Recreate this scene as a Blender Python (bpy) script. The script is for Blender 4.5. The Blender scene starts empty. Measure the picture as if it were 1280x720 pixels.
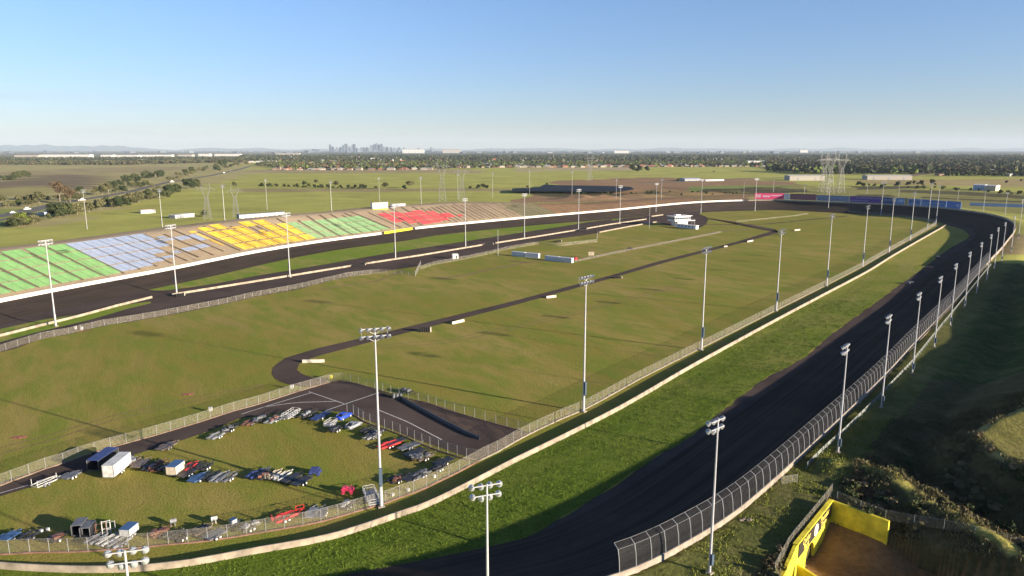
import bpy, math, random
import numpy as np
from mathutils import Vector, Matrix, noise
random.seed(7); RNG=np.random.default_rng(7)
R=math.radians
# ------------------------------------------------------------------ camera model (world: X right, Y forward, Z up)
CH=63.0; FP=900.0; PT=math.atan(173/900)
def W(px,py,h=0.0):
    x=(px-640)/FP; z=(360-py)/FP
    c,s=math.cos(PT),math.sin(PT)
    Y=c+s*z; Z=-s+c*z
    t=(h-CH)/Z
    return np.array((x*t,Y*t))
def W3(px,py,h=0.0):
    a=W(px,py,h); return (a[0],a[1],h)
SUN=np.array((.885,-.465)); SUNEL=R(11.3)
# ------------------------------------------------------------------ scene helpers
sc=bpy.context.scene; COL=sc.collection
def tag(o,label=None,cat=None,group=None,kind=None):
    if label: o['label']=label
    if cat: o['category']=cat
    if group: o['group']=group
    if kind: o['kind']=kind
    return o
def thing(name,label,cat,loc=(0,0,0),rz=0.0,group=None):
    o=bpy.data.objects.new(name,None); COL.objects.link(o); o.empty_display_size=.5
    o.location=loc; o.rotation_euler=(0,0,rz)
    return tag(o,label,cat,group)
def dup(root,loc,rz=0.0,label=None,group=None,scale=None):
    r=root.copy(); COL.objects.link(r); r.location=loc; r.rotation_euler=(0,0,rz)
    if scale is not None: r.scale=scale if hasattr(scale,'__len__') else (scale,)*3
    if label: r['label']=label
    if group: r['group']=group
    for ch in list(root.children):
        c=ch.copy(); COL.objects.link(c); c.parent=r
        for g in list(ch.children):
            d=g.copy(); COL.objects.link(d); d.parent=c
    return r
class MB:
    def __init__(s): s.v=[]; s.f=[]; s.m=[]; s.mats=[]; s.cur=0
    def mat(s,m):
        if m not in s.mats: s.mats.append(m)
        s.cur=s.mats.index(m); return s
    def add(s,vs,fs):
        o=len(s.v); s.v.extend([tuple(map(float,p)) for p in vs])
        for f in fs: s.f.append(tuple(i+o for i in f)); s.m.append(s.cur)
        return s
    def box(s,c,d,rz=0.0,M=None,taper=1.0):
        cx,cy,cz=c; a,b,h=d[0]/2,d[1]/2,d[2]/2
        P=[(-a,-b,-h),(a,-b,-h),(a,b,-h),(-a,b,-h),(-a*taper,-b*taper,h),(a*taper,-b*taper,h),(a*taper,b*taper,h),(-a*taper,b*taper,h)]
        co,si=math.cos(rz),math.sin(rz)
        Q=[]
        for x,y,z in P:
            if M is not None:
                v=M@Vector((x,y,z)); Q.append((v.x+cx,v.y+cy,v.z+cz))
            else: Q.append((x*co-y*si+cx,x*si+y*co+cy,z+cz))
        return s.add(Q,[(0,3,2,1),(4,5,6,7),(0,1,5,4),(1,2,6,5),(2,3,7,6),(3,0,4,7)])
    def tube(s,p,q,r0,r1=None,n=8,cap=True):
        r1=r0 if r1 is None else r1
        p=Vector(p); q=Vector(q); d=(q-p)
        if d.length<1e-6: return s
        d.normalize(); u=d.orthogonal().normalized(); w=d.cross(u)
        vs=[]
        for c,r in ((p,r0),(q,r1)):
            for i in range(n):
                a=2*math.pi*i/n; t=c+u*(math.cos(a)*r)+w*(math.sin(a)*r); vs.append(tuple(t))
        fs=[(i,(i+1)%n,n+(i+1)%n,n+i) for i in range(n)]
        if cap: fs+= [tuple(range(n-1,-1,-1)),tuple(range(n,2*n))]
        return s.add(vs,fs)
    def path(s,pts,r,n=6):
        for a,b in zip(pts[:-1],pts[1:]): s.tube(a,b,r,r,n)
        return s
    def lathe(s,p,d,prof,n=12):
        p=Vector(p); d=Vector(d).normalized(); u=d.orthogonal().normalized(); w=d.cross(u); vs=[]
        for (t,r) in prof:
            for i in range(n):
                a=2*math.pi*i/n; vs.append(tuple(p+d*t+u*(math.cos(a)*r)+w*(math.sin(a)*r)))
        fs=[]
        for k in range(len(prof)-1):
            for i in range(n): fs.append((k*n+i,k*n+(i+1)%n,(k+1)*n+(i+1)%n,(k+1)*n+i))
        fs.append(tuple(range(n-1,-1,-1))); fs.append(tuple(range((len(prof)-1)*n,len(prof)*n)))
        return s.add(vs,fs)
    def poly(s,pts,z0,z1=None):
        n=len(pts)
        if z1 is None: return s.add([(p[0],p[1],z0) for p in pts],[tuple(range(n))])
        vs=[(p[0],p[1],z0) for p in pts]+[(p[0],p[1],z1) for p in pts]
        return s.add(vs,[tuple(range(n-1,-1,-1)),tuple(range(n,2*n))]+[(i,(i+1)%n,n+(i+1)%n,n+i) for i in range(n)])
    def build(s,name,mat=None,parent=None,smooth=False):
        me=bpy.data.meshes.new(name); me.from_pydata(s.v,[],s.f)
        ms=s.mats if s.mats else [mat]
        for m in ms: me.materials.append(m)
        if len(ms)>1: me.polygons.foreach_set('material_index',s.m)
        if smooth: me.polygons.foreach_set('use_smooth',[True]*len(s.f))
        me.update()
        o=bpy.data.objects.new(name,me); COL.objects.link(o)
        if parent is not None: o.parent=parent
        return o
def npmesh(name,V,Q,mats,parent=None,midx=None,smooth=False,uv=None):
    V=np.asarray(V,dtype=np.float32).reshape(-1,3); Q=np.asarray(Q,dtype=np.int32)
    k=Q.shape[1]; me=bpy.data.meshes.new(name)
    me.vertices.add(len(V)); me.vertices.foreach_set('co',V.ravel())
    me.loops.add(Q.size); me.loops.foreach_set('vertex_index',Q.ravel())
    me.polygons.add(len(Q)); me.polygons.foreach_set('loop_start',np.arange(0,Q.size,k,dtype=np.int32))
    for m in mats: me.materials.append(m)
    if midx is not None: me.polygons.foreach_set('material_index',np.asarray(midx,dtype=np.int32))
    me.update(calc_edges=True); me.validate()
    if smooth: me.polygons.foreach_set('use_smooth',np.ones(len(Q),dtype=bool))
    if uv is not None:
        l=me.uv_layers.new(name='UVMap'); l.data.foreach_set('uv',np.asarray(uv,dtype=np.float32)[Q.ravel()].ravel())
    o=bpy.data.objects.new(name,me); COL.objects.link(o)
    if parent is not None: o.parent=parent
    return o
def catmull(P,closed=False,step=4.0):
    P=[np.array(p,float) for p in P]; n=len(P); out=[]
    rng=range(n) if closed else range(n-1)
    for i in rng:
        p0=P[(i-1)%n] if closed or i>0 else 2*P[0]-P[1]
        p1=P[i]; p2=P[(i+1)%n]
        p3=P[(i+2)%n] if closed or i+2<n else 2*P[-1]-P[-2]
        t0=0; a=.5
        t1=np.linalg.norm((p1-p0)[:2])**a+1e-6; t2=t1+np.linalg.norm((p2-p1)[:2])**a+1e-6; t3=t2+np.linalg.norm((p3-p2)[:2])**a+1e-6
        m=max(1,int(np.linalg.norm((p2-p1)[:2])/step))
        for k in range(m):
            t=t1+(t2-t1)*k/m
            A1=(t1-t)/t1*p0+t/t1*p1; A2=(t2-t)/(t2-t1)*p1+(t-t1)/(t2-t1)*p2; A3=(t3-t)/(t3-t2)*p2+(t-t2)/(t3-t2)*p3
            B1=(t2-t)/t2*A1+t/t2*A2; B2=(t3-t)/(t3-t1)*A2+(t-t1)/(t3-t1)*A3
            out.append((t2-t)/(t2-t1)*B1+(t-t1)/(t2-t1)*B2)
    if not closed: out.append(P[-1])
    return np.array(out)
def resample(P,step,closed=False):
    P=np.asarray(P,float)
    if closed: P=np.vstack([P,P[:1]])
    d=np.linalg.norm(np.diff(P[:,:2],axis=0),axis=1); s=np.concatenate([[0],np.cumsum(d)])
    n=max(2,int(round(s[-1]/step))+1); t=np.linspace(0,s[-1],n)
    out=np.stack([np.interp(t,s,P[:,k]) for k in range(P.shape[1])],axis=1)
    return out[:-1] if closed else out
def tang(P,closed=False):
    if closed: d=np.roll(P,-1,axis=0)-np.roll(P,1,axis=0)
    else: d=np.gradient(P,axis=0)
    d=d[:,:2]; return d/np.linalg.norm(d,axis=1)[:,None]
def pxl(L,h=0.0): return [W(p[0],p[1],h if len(p)<3 else p[2]) for p in L]
# ------------------------------------------------------------------ materials
MATS={}
def newmat(name):
    m=bpy.data.materials.new(name); m.use_nodes=True; nt=m.node_tree
    b=nt.nodes['Principled BSDF']; return m,nt,b
def solid(name,col,rough=.6,metal=0.0,var=.12,scale=1.5,bump=0.0,spec=.4,streak=None):
    """plain coloured surface with two scales of wear so that nothing is perfectly even"""
    if name in MATS: return MATS[name]
    m,nt,b=newmat(name); N=nt.nodes; L=nt.links
    tc=N.new('ShaderNodeTexCoord'); n1=N.new('ShaderNodeTexNoise'); n1.inputs['Scale'].default_value=scale; n1.inputs['Detail'].default_value=6
    mp=N.new('ShaderNodeMapping'); 
    if streak: mp.inputs['Scale'].default_value=streak
    L.new(tc.outputs['Object'],mp.inputs['Vector']); L.new(mp.outputs[0],n1.inputs['Vector'])
    mr=N.new('ShaderNodeMapRange'); mr.inputs['From Min'].default_value=.3; mr.inputs['From Max'].default_value=.7
    mr.inputs['To Min'].default_value=1-var*1.6; mr.inputs['To Max'].default_value=1+var*.6
    L.new(n1.outputs['Fac'],mr.inputs['Value'])
    mx=N.new('ShaderNodeVectorMath'); mx.operation='SCALE'; mx.inputs[0].default_value=col; L.new(mr.outputs[0],mx.inputs['Scale'])
    L.new(mx.outputs[0],b.inputs['Base Color']); b.inputs['Roughness'].default_value=rough; b.inputs['Metallic'].default_value=metal
    b.inputs['Specular IOR Level'].default_value=spec
    if bump:
        bp=N.new('ShaderNodeBump'); bp.inputs['Strength'].default_value=bump; bp.inputs['Distance'].default_value=.05; L.new(n1.outputs['Fac'],bp.inputs['Height']); L.new(bp.outputs[0],b.inputs['Normal'])
    MATS[name]=m; return m
def ramp(N,L,src,stops):
    r=N.new('ShaderNodeValToRGB'); e=r.color_ramp.elements
    while len(e)<len(stops): e.new(.5)
    for k,(p,c) in enumerate(stops): e[k].position=p; e[k].color=(*c,1)
    L.new(src,r.inputs[0]); return r.outputs[0]
def mixc(N,L,f,a,b):
    m=N.new('ShaderNodeMix'); m.data_type='RGBA'
    for i,(s,v) in enumerate(((0,f),(6,a),(7,b))):
        if hasattr(v,'default_value') or hasattr(v,'is_linked'): L.new(v,m.inputs[s])
        elif i==0: m.inputs[0].default_value=v
        else: m.inputs[s].default_value=(*v,1)
    return m.outputs[2]
def nz(N,L,vec,scale,detail=6,rough=.55,dist=0.0,sc3=None):
    if sc3:
        mp=N.new('ShaderNodeMapping'); mp.inputs['Scale'].default_value=sc3; L.new(vec,mp.inputs[0]); vec=mp.outputs[0]
    n=N.new('ShaderNodeTexNoise'); n.inputs['Scale'].default_value=scale; n.inputs['Detail'].default_value=detail; n.inputs['Roughness'].default_value=rough; n.inputs['Distortion'].default_value=dist
    L.new(vec,n.inputs['Vector']); return n.outputs['Fac']
def mapr(N,L,src,a,b,c=0.0,d=1.0):
    m=N.new('ShaderNodeMapRange'); m.inputs['From Min'].default_value=a; m.inputs['From Max'].default_value=b; m.inputs['To Min'].default_value=c; m.inputs['To Max'].default_value=d
    L.new(src,m.inputs['Value']); return m.outputs[0]
def grassmat(name,c1,c2,c3,big=.02,mid=.12,fine=2.5,rot=-35,stretch=(1,.35,1),bump=.6,thr=(.42,.62),dark=.75,patch=None):
    m,nt,b=newmat(name); N=nt.nodes; L=nt.links
    g=N.new('ShaderNodeNewGeometry'); pos=g.outputs['Position']
    mp=N.new('ShaderNodeMapping'); mp.inputs['Rotation'].default_value=(0,0,R(rot)); L.new(pos,mp.inputs[0]); rp=mp.outputs[0]
    f1=nz(N,L,rp,big,8,.6,.5,stretch); f2=nz(N,L,rp,mid,8,.65,.3,stretch); f3=nz(N,L,pos,fine,4,.6)
    c=mixc(N,L,mapr(N,L,f1,.42,.58),c1,c2)
    c=mixc(N,L,mapr(N,L,f2,*thr),c,c3)
    if patch:
        f4=nz(N,L,rp,patch[1],6,.6,1.0,stretch); c=mixc(N,L,mapr(N,L,f4,patch[2],patch[3],0,.8),c,patch[0])
    k=mapr(N,L,f3,.3,.7,dark,1.2)
    v=N.new('ShaderNodeVectorMath'); v.operation='SCALE'; L.new(c,v.inputs[0]); L.new(k,v.inputs['Scale'])
    L.new(v.outputs[0],b.inputs['Base Color']); b.inputs['Roughness'].default_value=1; b.inputs['Specular IOR Level'].default_value=.05
    bp=N.new('ShaderNodeBump'); bp.inputs['Strength'].default_value=bump; bp.inputs['Distance'].default_value=.25; L.new(f3,bp.inputs['Height'])
    bp2=N.new('ShaderNodeBump'); bp2.inputs['Strength'].default_value=.5; bp2.inputs['Distance'].default_value=.6; L.new(f2,bp2.inputs['Height']); L.new(bp.outputs[0],bp2.inputs['Normal']); L.new(bp2.outputs[0],b.inputs['Normal'])
    MATS[name]=m; return m
GRASS=grassmat('infield_grass',(.255,.222,.046),(.325,.262,.074),(.2,.228,.036),patch=((.36,.26,.11),.03,.58,.8))
LUSH=grassmat('lush_grass',(.105,.165,.022),(.17,.175,.04),(.08,.13,.018),big=.03,mid=.25,fine=1.6,bump=1.0,dark=.6)
LUSH2=grassmat('verge_grass',(.2,.27,.03),(.34,.29,.09),(.17,.26,.03),big=.02,mid=.15,fine=1.6,bump=.7,dark=.7)
ROUGH=grassmat('rough_ground',(.17,.16,.055),(.25,.2,.09),(.12,.12,.04),big=.004,mid=.03,fine=.6,rot=10,stretch=(.35,1,1),bump=.3)
def groundmat():
    m,nt,b=newmat('ground_surface'); N=nt.nodes; L=nt.links
    g=N.new('ShaderNodeNewGeometry'); pos=g.outputs['Position']
    at=N.new('ShaderNodeAttribute'); at.attribute_name='zone'
    f1=nz(N,L,pos,.012,8,.65,.4); f2=nz(N,L,pos,.12,8,.7,.6); f3=nz(N,L,pos,1.2,5,.65)
    k1=mapr(N,L,f1,.3,.7,.8,1.22); k2=mapr(N,L,f2,.3,.7,.75,1.25); k3=mapr(N,L,f3,.3,.7,.75,1.2)
    mm=N.new('ShaderNodeMath'); mm.operation='MULTIPLY'; L.new(k1,mm.inputs[0]); L.new(k2,mm.inputs[1])
    m2=N.new('ShaderNodeMath'); m2.operation='MULTIPLY'; L.new(mm.outputs[0],m2.inputs[0]); L.new(k3,m2.inputs[1])
    warm=mixc(N,L,mapr(N,L,f2,.45,.62),at.outputs['Color'],(.19,.145,.07))
    c=mixc(N,L,.35,at.outputs['Color'],warm)
    v=N.new('ShaderNodeVectorMath'); v.operation='SCALE'; L.new(c,v.inputs[0]); L.new(m2.outputs[0],v.inputs['Scale'])
    L.new(v.outputs[0],b.inputs['Base Color']); b.inputs['Roughness'].default_value=1; b.inputs['Specular IOR Level'].default_value=.05
    bp=N.new('ShaderNodeBump'); bp.inputs['Strength'].default_value=.6; bp.inputs['Distance'].default_value=.4; L.new(f3,bp.inputs['Height']); L.new(bp.outputs[0],b.inputs['Normal'])
    return m
GROUND=groundmat()
def asphalt(name,c1,c2,streaked=True):
    m,nt,b=newmat(name); N=nt.nodes; L=nt.links
    g=N.new('ShaderNodeNewGeometry'); pos=g.outputs['Position']
    if streaked:
        uv=N.new('ShaderNodeUVMap'); f1=nz(N,L,uv.outputs[0],1,6,.6,.2,(.008,.7,1))
    else: f1=nz(N,L,pos,.06,6,.6,.3)
    f2=nz(N,L,pos,.05,8,.65,.4); f3=nz(N,L,pos,6,3)
    c=mixc(N,L,mapr(N,L,f1,.35,.65),c1,c2); c=mixc(N,L,mapr(N,L,f2,.45,.75,0,.6),c,(c2[0]*1.25,c2[1]*1.15,c2[2]*1.1))
    v=N.new('ShaderNodeVectorMath'); v.operation='SCALE'; L.new(c,v.inputs[0]); L.new(mapr(N,L,f3,.3,.7,.85,1.12),v.inputs['Scale'])
    L.new(v.outputs[0],b.inputs['Base Color']); b.inputs['Roughness'].default_value=1; b.inputs['Specular IOR Level'].default_value=.0
    MATS[name]=m; return m
TRACK=asphalt('track_asphalt',(.045,.036,.031),(.08,.064,.054))
ASPH=asphalt('pit_asphalt',(.075,.058,.054),(.105,.083,.074),False)
ROADM=asphalt('far_road_asphalt',(.14,.14,.14),(.2,.2,.19),False)
CONC=solid('old_concrete',(.33,.28,.22),.85,var=.22,scale=.8,bump=.2)
WHITEC=solid('white_painted_concrete',(.72,.69,.64),.7,var=.08,scale=.6)
YELLOW=solid('yellow_painted_concrete',(.74,.62,.04),.75,var=.3,scale=.5,bump=.15)
STEEL=solid('galvanised_steel',(.3,.31,.32),.5,.3,var=.1,scale=3)
POLEM=solid('pole_paint',(.46,.46,.47),.45,.1,var=.08,scale=2)
LAMPM=solid('lamp_housing',(.42,.44,.46),.35,.35,var=.08,scale=3)
GLASSM=solid('lamp_glass',(.12,.13,.15),.08,0,var=.1,spec=.9)
DARKB=solid('dark_box',(.06,.09,.13),.5,var=.1)
DIRT=grassmat('bare_dirt',(.28,.2,.13),(.34,.26,.18),(.2,.13,.09),big=.03,mid=.3,fine=2,bump=.5)
GRAVEL=grassmat('dark_gravel',(.12,.085,.07),(.17,.12,.09),(.07,.055,.05),big=.05,mid=.4,fine=3,bump=.5)
LINE=solid('line_paint',(.62,.6,.58),.7,var=.25,scale=1.5)
def chain(name,col,spacing,wire,tint=1.0):
    """chain link: a woven diamond pattern of wire, open between"""
    m,nt,b=newmat(name); N=nt.nodes; L=nt.links
    uv=N.new('ShaderNodeUVMap'); sep=N.new('ShaderNodeSeparateXYZ'); L.new(uv.outputs[0],sep.inputs[0])
    def fr(sign):
        a=N.new('ShaderNodeMath'); a.operation='ADD' if sign>0 else 'SUBTRACT'; L.new(sep.outputs[0],a.inputs[0]); L.new(sep.outputs[1],a.inputs[1])
        d=N.new('ShaderNodeMath'); d.operation='DIVIDE'; L.new(a.outputs[0],d.inputs[0]); d.inputs[1].default_value=spacing
        f=N.new('ShaderNodeMath'); f.operation='FRACT'; L.new(d.outputs[0],f.inputs[0])
        c=N.new('ShaderNodeMath'); c.operation='LESS_THAN'; L.new(f.outputs[0],c.inputs[0]); c.inputs[1].default_value=wire
        return c.outputs[0]
    mx=N.new('ShaderNodeMath'); mx.operation='MAXIMUM'; L.new(fr(1),mx.inputs[0]); L.new(fr(-1),mx.inputs[1])
    tr=N.new('ShaderNodeBsdfTransparent'); ms=N.new('ShaderNodeMixShader'); L.new(mx.outputs[0],ms.inputs[0]); L.new(tr.outputs[0],ms.inputs[1]); L.new(b.outputs[0],ms.inputs[2])
    b.inputs['Base Color'].default_value=(*col,1); b.inputs['Roughness'].default_value=.6; b.inputs['Metallic'].default_value=.2
    L.new(ms.outputs[0],N['Material Output'].inputs['Surface']); MATS[name]=m; return m
CHAIN=chain('chain_link',(.42,.38,.3),.11,.08)
CATCH=chain('catch_fence_mesh',(.17,.165,.16),.12,.04)
# ------------------------------------------------------------------ outer wall curve, with the height of its base
OW=[(*W(a,b,h),h) for a,b,h in [(0,378,2.5),(100,358.5,2.5),(200,340,2.5),(320,316,2.5),(400,303,2.5),(480,292.5,3),(517,286.8,3),(640,274.5,3.5),(765,263.5,5),(880,253,7),(960,251,8),(1055,254,8.5),(1150,258.5,8.5),(1210,264.5,8.5),(1247,271,8),(1268,281,7.2),(1256,306,5.7),(1237,327,5.1),(1217,350,4.5),(1199,372,4.2),(1167,406,4.2),(1138,436,4.2),(1110,467,4.3),(1077,500,4.4),(1017,557,4.8),(960,610,5.1),(903,657,5.4),(857,683,5.5),(793,718,5.7)]]
OW+=[(-18,76,6.2),(-55,66,6.8),(-100,66,7.5),(-145,82,7.5),(-185,115,6),(-210,165,4.5),(-217,215,3.2),(-214,255,2.7)]
OC=resample(catmull(OW,True,3.0),3.0,True)   # closed, x,y,h
# light smoothing of traced jitter
for _ in range(6): OC=(np.roll(OC,1,0)+2*OC+np.roll(OC,-1,0))/4
OT=tang(OC,True)
area=.5*np.sum(OC[:,0]*np.roll(OC[:,1],-1)-np.roll(OC[:,0],-1)*OC[:,1])
ON=np.stack([OT[:,1],-OT[:,0]],1) if area>0 else np.stack([-OT[:,1],OT[:,0]],1)   # outward
NO=len(OC)
def near_s(x,y):
    """index (float) along the outer wall nearest to a point, and signed distance outward"""
    d=OC[:,:2]-np.array((x,y)); i=int(np.argmin((d**2).sum(1))); 
    return i,float(np.dot(np.array((x,y))-OC[i,:2],ON[i]))
def sd_arrays(X,Y):
    sh=X.shape; X=X.ravel(); Y=Y.ravel(); I=np.empty(len(X),int); D=np.empty(len(X))
    for k in range(0,len(X),20000):
        x=X[k:k+20000,None]; y=Y[k:k+20000,None]
        dd=(x-OC[None,:,0])**2+(y-OC[None,:,1])**2; i=dd.argmin(1); I[k:k+20000]=i
        vx=x[:,0]-OC[i,0]; vy=y[:,0]-OC[i,1]; nd=vx*ON[i,0]+vy*ON[i,1]; r=np.sqrt(dd[np.arange(len(i)),i])
        D[k:k+20000]=np.where(nd>=0,np.maximum(nd,r*.999),-np.maximum(-nd,r*.999))
    return I.reshape(sh),D.reshape(sh)
# shoulder/bank controls along the wall (by nearest wall sample of a given photograph point)
def idx_of(px,py,h): a=W(px,py,h); return near_s(*a)[0]
iL0=idx_of(0,378,2.5); iRed=idx_of(620,276,3.5); i700=idx_of(700,269,4); i765=idx_of(765,263.5,5); i880=idx_of(880,253,7); i940=idx_of(940,252,8); i1200=idx_of(1205,264,8.5); iFar=idx_of(1268,281,7.2); iR=idx_of(1237,327,5.1); i1180=idx_of(1199,372,4.2); iN=idx_of(793,718,5.7); iNW=near_s(-100,66)[0]; iW=near_s(-217,215)[0]
# crest height above datum, crest distance, crest width, foot distance
ctrl=[(iL0,16.5,47,12,45),(iRed,16.5,47,12,45),(i700,12,38,25,40),(i765,10,28,25,40),(i880,10,22,16,30),(i940,8.6,8,4,25),(i1200,8.6,6,4,20),(iFar,7.2,5,4,20),(iR,5.0,8,3,14),(i1180,4.0,9.5,1,8),(iN,5.1,12,5,12),(near_s(-18,76)[0],5.6,12,6,15),(iNW,7,12,8,20),(near_s(-185,115)[0],9,20,10,30),(iW,14,36,12,40)]
ctrl.sort(); ci=np.array([c[0] for c in ctrl]); 
def cint(I,k):
    xs=np.concatenate([ci-NO,ci,ci+NO]); ys=np.array([c[k] for c in ctrl]*3,float); return np.interp(I,xs,ys)
def smooth(a,b,x): t=np.clip((x-a)/(b-a),0,1); return t*t*(3-2*t)
def bumpf(X,Y,cx,cy,rx,ry,ang,p=1.0):
    c,s=math.cos(ang),math.sin(ang); u=((X-cx)*c+(Y-cy)*s)/rx; v=(-(X-cx)*s+(Y-cy)*c)/ry
    r=np.sqrt(u*u+v*v); return smooth(1.0,p,r) if p<1 else np.clip(1-r,0,1)
def vnoise(X,Y,s,seed=0):
    """cheap smooth value noise"""
    x=X/s+seed*17.3; y=Y/s-seed*9.1; xi=np.floor(x).astype(np.int64); yi=np.floor(y).astype(np.int64); fx=x-xi; fy=y-yi
    fx=fx*fx*(3-2*fx); fy=fy*fy*(3-2*fy)
    def hsh(a,b):
        n=(a*73856093)^(b*19349663)^(seed*83492791); n=(n^(n>>13))*1274126177; return ((n^(n>>16))&0xffff)/65535.0
    return (hsh(xi,yi)*(1-fx)+hsh(xi+1,yi)*fx)*(1-fy)+(hsh(xi,yi+1)*(1-fx)+hsh(xi+1,yi+1)*fx)*fy
A=np.array((52.9,110.5)); B=np.array((41.6,96.7)); Cc=np.array((58.4,104.2)); DD=np.array((37.4,88.5))
CUT=[tuple(A),tuple(B),(37.6,90.5),(46,78),(78,78),(70,92),tuple(Cc)]
def inpoly(X,Y,P):
    ins=np.zeros(X.shape,bool); n=len(P)
    for i in range(n):
        x1,y1=P[i][:2]; x2,y2=P[(i+1)%n][:2]
        if y1==y2: continue
        c=((y1>Y)!=(y2>Y))&(X<(x2-x1)*(Y-y1)/(y2-y1)+x1); ins^=c
    return ins
def segdist(X,Y,P):
    d=np.full(X.shape,1e9)
    for (x1,y1),(x2,y2) in zip(P[:-1],P[1:]):
        vx,vy=x2-x1,y2-y1; t=np.clip(((X-x1)*vx+(Y-y1)*vy)/(vx*vx+vy*vy),0,1); d=np.minimum(d,np.hypot(X-x1-t*vx,Y-y1-t*vy))
    return d
BERM=[(119,141),(148,166),(180,200),(230,278),(290,354)]
RIDGE=[tuple(W(*p,6.6)) for p in [(1045,577),(1075,580),(1110,592),(1180,637),(1240,672),(1290,700)]]
PLAT=[tuple(W(*p,10)) for p in [(1222,545),(1245,527),(1280,513)]]+[(135,150),(140,118),(98,98),tuple(W(1285,582,10)),tuple(W(1250,567,10))]
def height(X,Y,fine=True):
    I,D=sd_arrays(X,Y); hw=OC[I,2]
    ch=cint(I,1); cd=cint(I,2); cw=cint(I,3); fd=cint(I,4)
    up=hw+(ch-hw)*np.clip((D-1.5)/(cd-1.5),0,1)
    dn=smooth(cd+cw,cd+cw+fd,D)
    far=np.zeros_like(X)
    # general lie of the land outside
    far+=np.where((X>60)&(Y<420),2.2,0)*smooth(0,1,np.clip((420-Y)/60,0,1))*smooth(0,1,np.clip((X-60)/20,0,1))
    out=up*(1-dn)+far*dn
    # right-hand mounds
    bd=segdist(X,Y,BERM); out=np.maximum(out,12.2*smooth(38,5,bd)+0*X)
    plat=inpoly(X,Y,PLAT); pd=segdist(X,Y,PLAT+[PLAT[0]]); ph=np.where(plat,10.3,10.3-np.clip(pd,0,40)*.62)
    rd=segdist(X,Y,RIDGE); rh=6.9-np.clip(rd-.6,0,30)*.42
    near=smooth(175,150,Y)*smooth(30,45,X)
    out=np.where(near>0,np.maximum(out,ph*1.0),out); out=np.where((near>0)&(D>3),np.maximum(out,rh),out)
    # off-frame ridge to the right of the scrub, shades it
    rd2=segdist(X,Y,[(97,80),(104,62),(112,40)]); out=np.where((near>0),np.maximum(out,11-np.clip(rd2-3,0,40)*.4),out)
    # lumpy soil
    lump=(vnoise(X,Y,9,1)-.5)*.5+(vnoise(X,Y,3.1,2)-.5)*.28
    scr=near*smooth(11,16,D)*(1-plat)*smooth(0,6,np.where(plat,0,pd))
    out=out+lump*np.clip(smooth(2,8,D)*.6,0,1)+scr*((vnoise(X,Y,4.5,3)-.5)*1.1+(vnoise(X,Y,1.7,4)-.5)*.4)
    # brown quarry mounds beyond the back straight
    q=np.zeros_like(X)
    for px,py,rx,ry,hh in [(735,246,60,45,9),(800,243,50,30,6),(860,240,55,40,6),(905,238,45,35,6),(800,236,70,40,5),(1010,232,70,30,5),(960,233,60,30,4)]:
        c=W(px,py,3); q=np.maximum(q,.5*hh*smooth(1,.3,np.hypot((X-c[0])/rx,(Y-c[1])/ry))*(.7+.6*vnoise(X,Y,14,5)))
    out=np.where(D>15,np.maximum(out,q),out)
    # tunnel cut
    cut=inpoly(X,Y,CUT)|(segdist(X,Y,[CUT[2],CUT[1],CUT[0],CUT[6],CUT[5]])<.35); ac=segdist(X,Y,[tuple(A),tuple(Cc)]); fl=np.clip(2.4-.42*ac,0,2.4)+(vnoise(X,Y,2,6)-.5)*.25
    out=np.where(cut,fl,out)
    # inside the oval: tucked under the track and infield sheets
    tw=24.0; tr=hw*np.clip(1+D/tw,0,1)
    ins=tr-.7*smooth(0,3,-D)-.6*smooth(3,9,-D)
    return np.where(D<0,ins,out),I,D
def hat(x,y):
    h,_,_=height(np.array([[float(x)]]),np.array([[float(y)]])); return float(h[0,0])
# ------------------------------------------------------------------ GROUND: one sheet to the horizon
def axis(segs,g=1.16,lim=45000):
    xs=[]
    for a,b,st in segs: xs+=list(np.arange(a,b,st))
    xs.append(segs[-1][1]); st=segs[-1][2]; x=xs[-1]
    while x<lim: st*=g; x+=st; xs.append(x)
    st=segs[0][2]; x=xs[0]; pre=[]
    while x>-lim: st*=g; x-=st; pre.append(x)
    return np.array(pre[::-1]+xs)
gx=axis([(-340,18,4),(18,34,1.0),(34,66,.4),(66,118,1.0),(118,560,4)],1.10); gy=axis([(40,62,3),(62,84,1.0),(84,114,.4),(114,176,1.0),(176,1300,4)],1.10)
GX,GY=np.meshgrid(gx,gy); GH,GI,GD=height(GX,GY)
GH=np.where(GY<-200,np.minimum(GH,0),GH)
nx,ny=len(gx),len(gy)
V=np.stack([GX.ravel(),GY.ravel(),GH.ravel()],1)
a=np.arange(nx*ny).reshape(ny,nx); Q=np.stack([a[:-1,:-1].ravel(),a[:-1,1:].ravel(),a[1:,1:].ravel(),a[1:,:-1].ravel()],1)
zone=np.zeros((ny,nx,3)); zone[:]=(.42,.42,.1)
jx=(vnoise(GX,GY,60,11)-.5)*50; jy=(vnoise(GX,GY,60,12)-.5)*50
def zpoly(px,col,jit=1.0,soft=None):
    P=[tuple(W(p[0],p[1],0)) for p in px]; m=inpoly(GX+jx*jit,GY+jy*jit,P); zone[m]=col
zpoly([(-900,224),(-900,200),(300,204),(330,214),(235,236),(150,262),(60,282),(-900,300)],(.43,.38,.16))
zpoly([(-100,236),(20,222),(110,216),(135,226),(110,236),(-100,243)],(.21,.165,.1))
zpoly([(-100,219),(100,210),(260,208),(220,214),(-100,224)],(.36,.3,.15))
zpoly([(0,246),(70,238),(60,232),(-100,243)],(.36,.32,.12))
zpoly([(-400,290),(0,262),(60,256),(0,282),(-400,330)],(.25,.3,.07))
zpoly([(320,212),(480,208),(560,212),(620,213),(600,216),(300,216)],(.38,.31,.16))
zpoly([(640,211),(790,209),(790,213),(640,214)],(.45,.36,.22))
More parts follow.
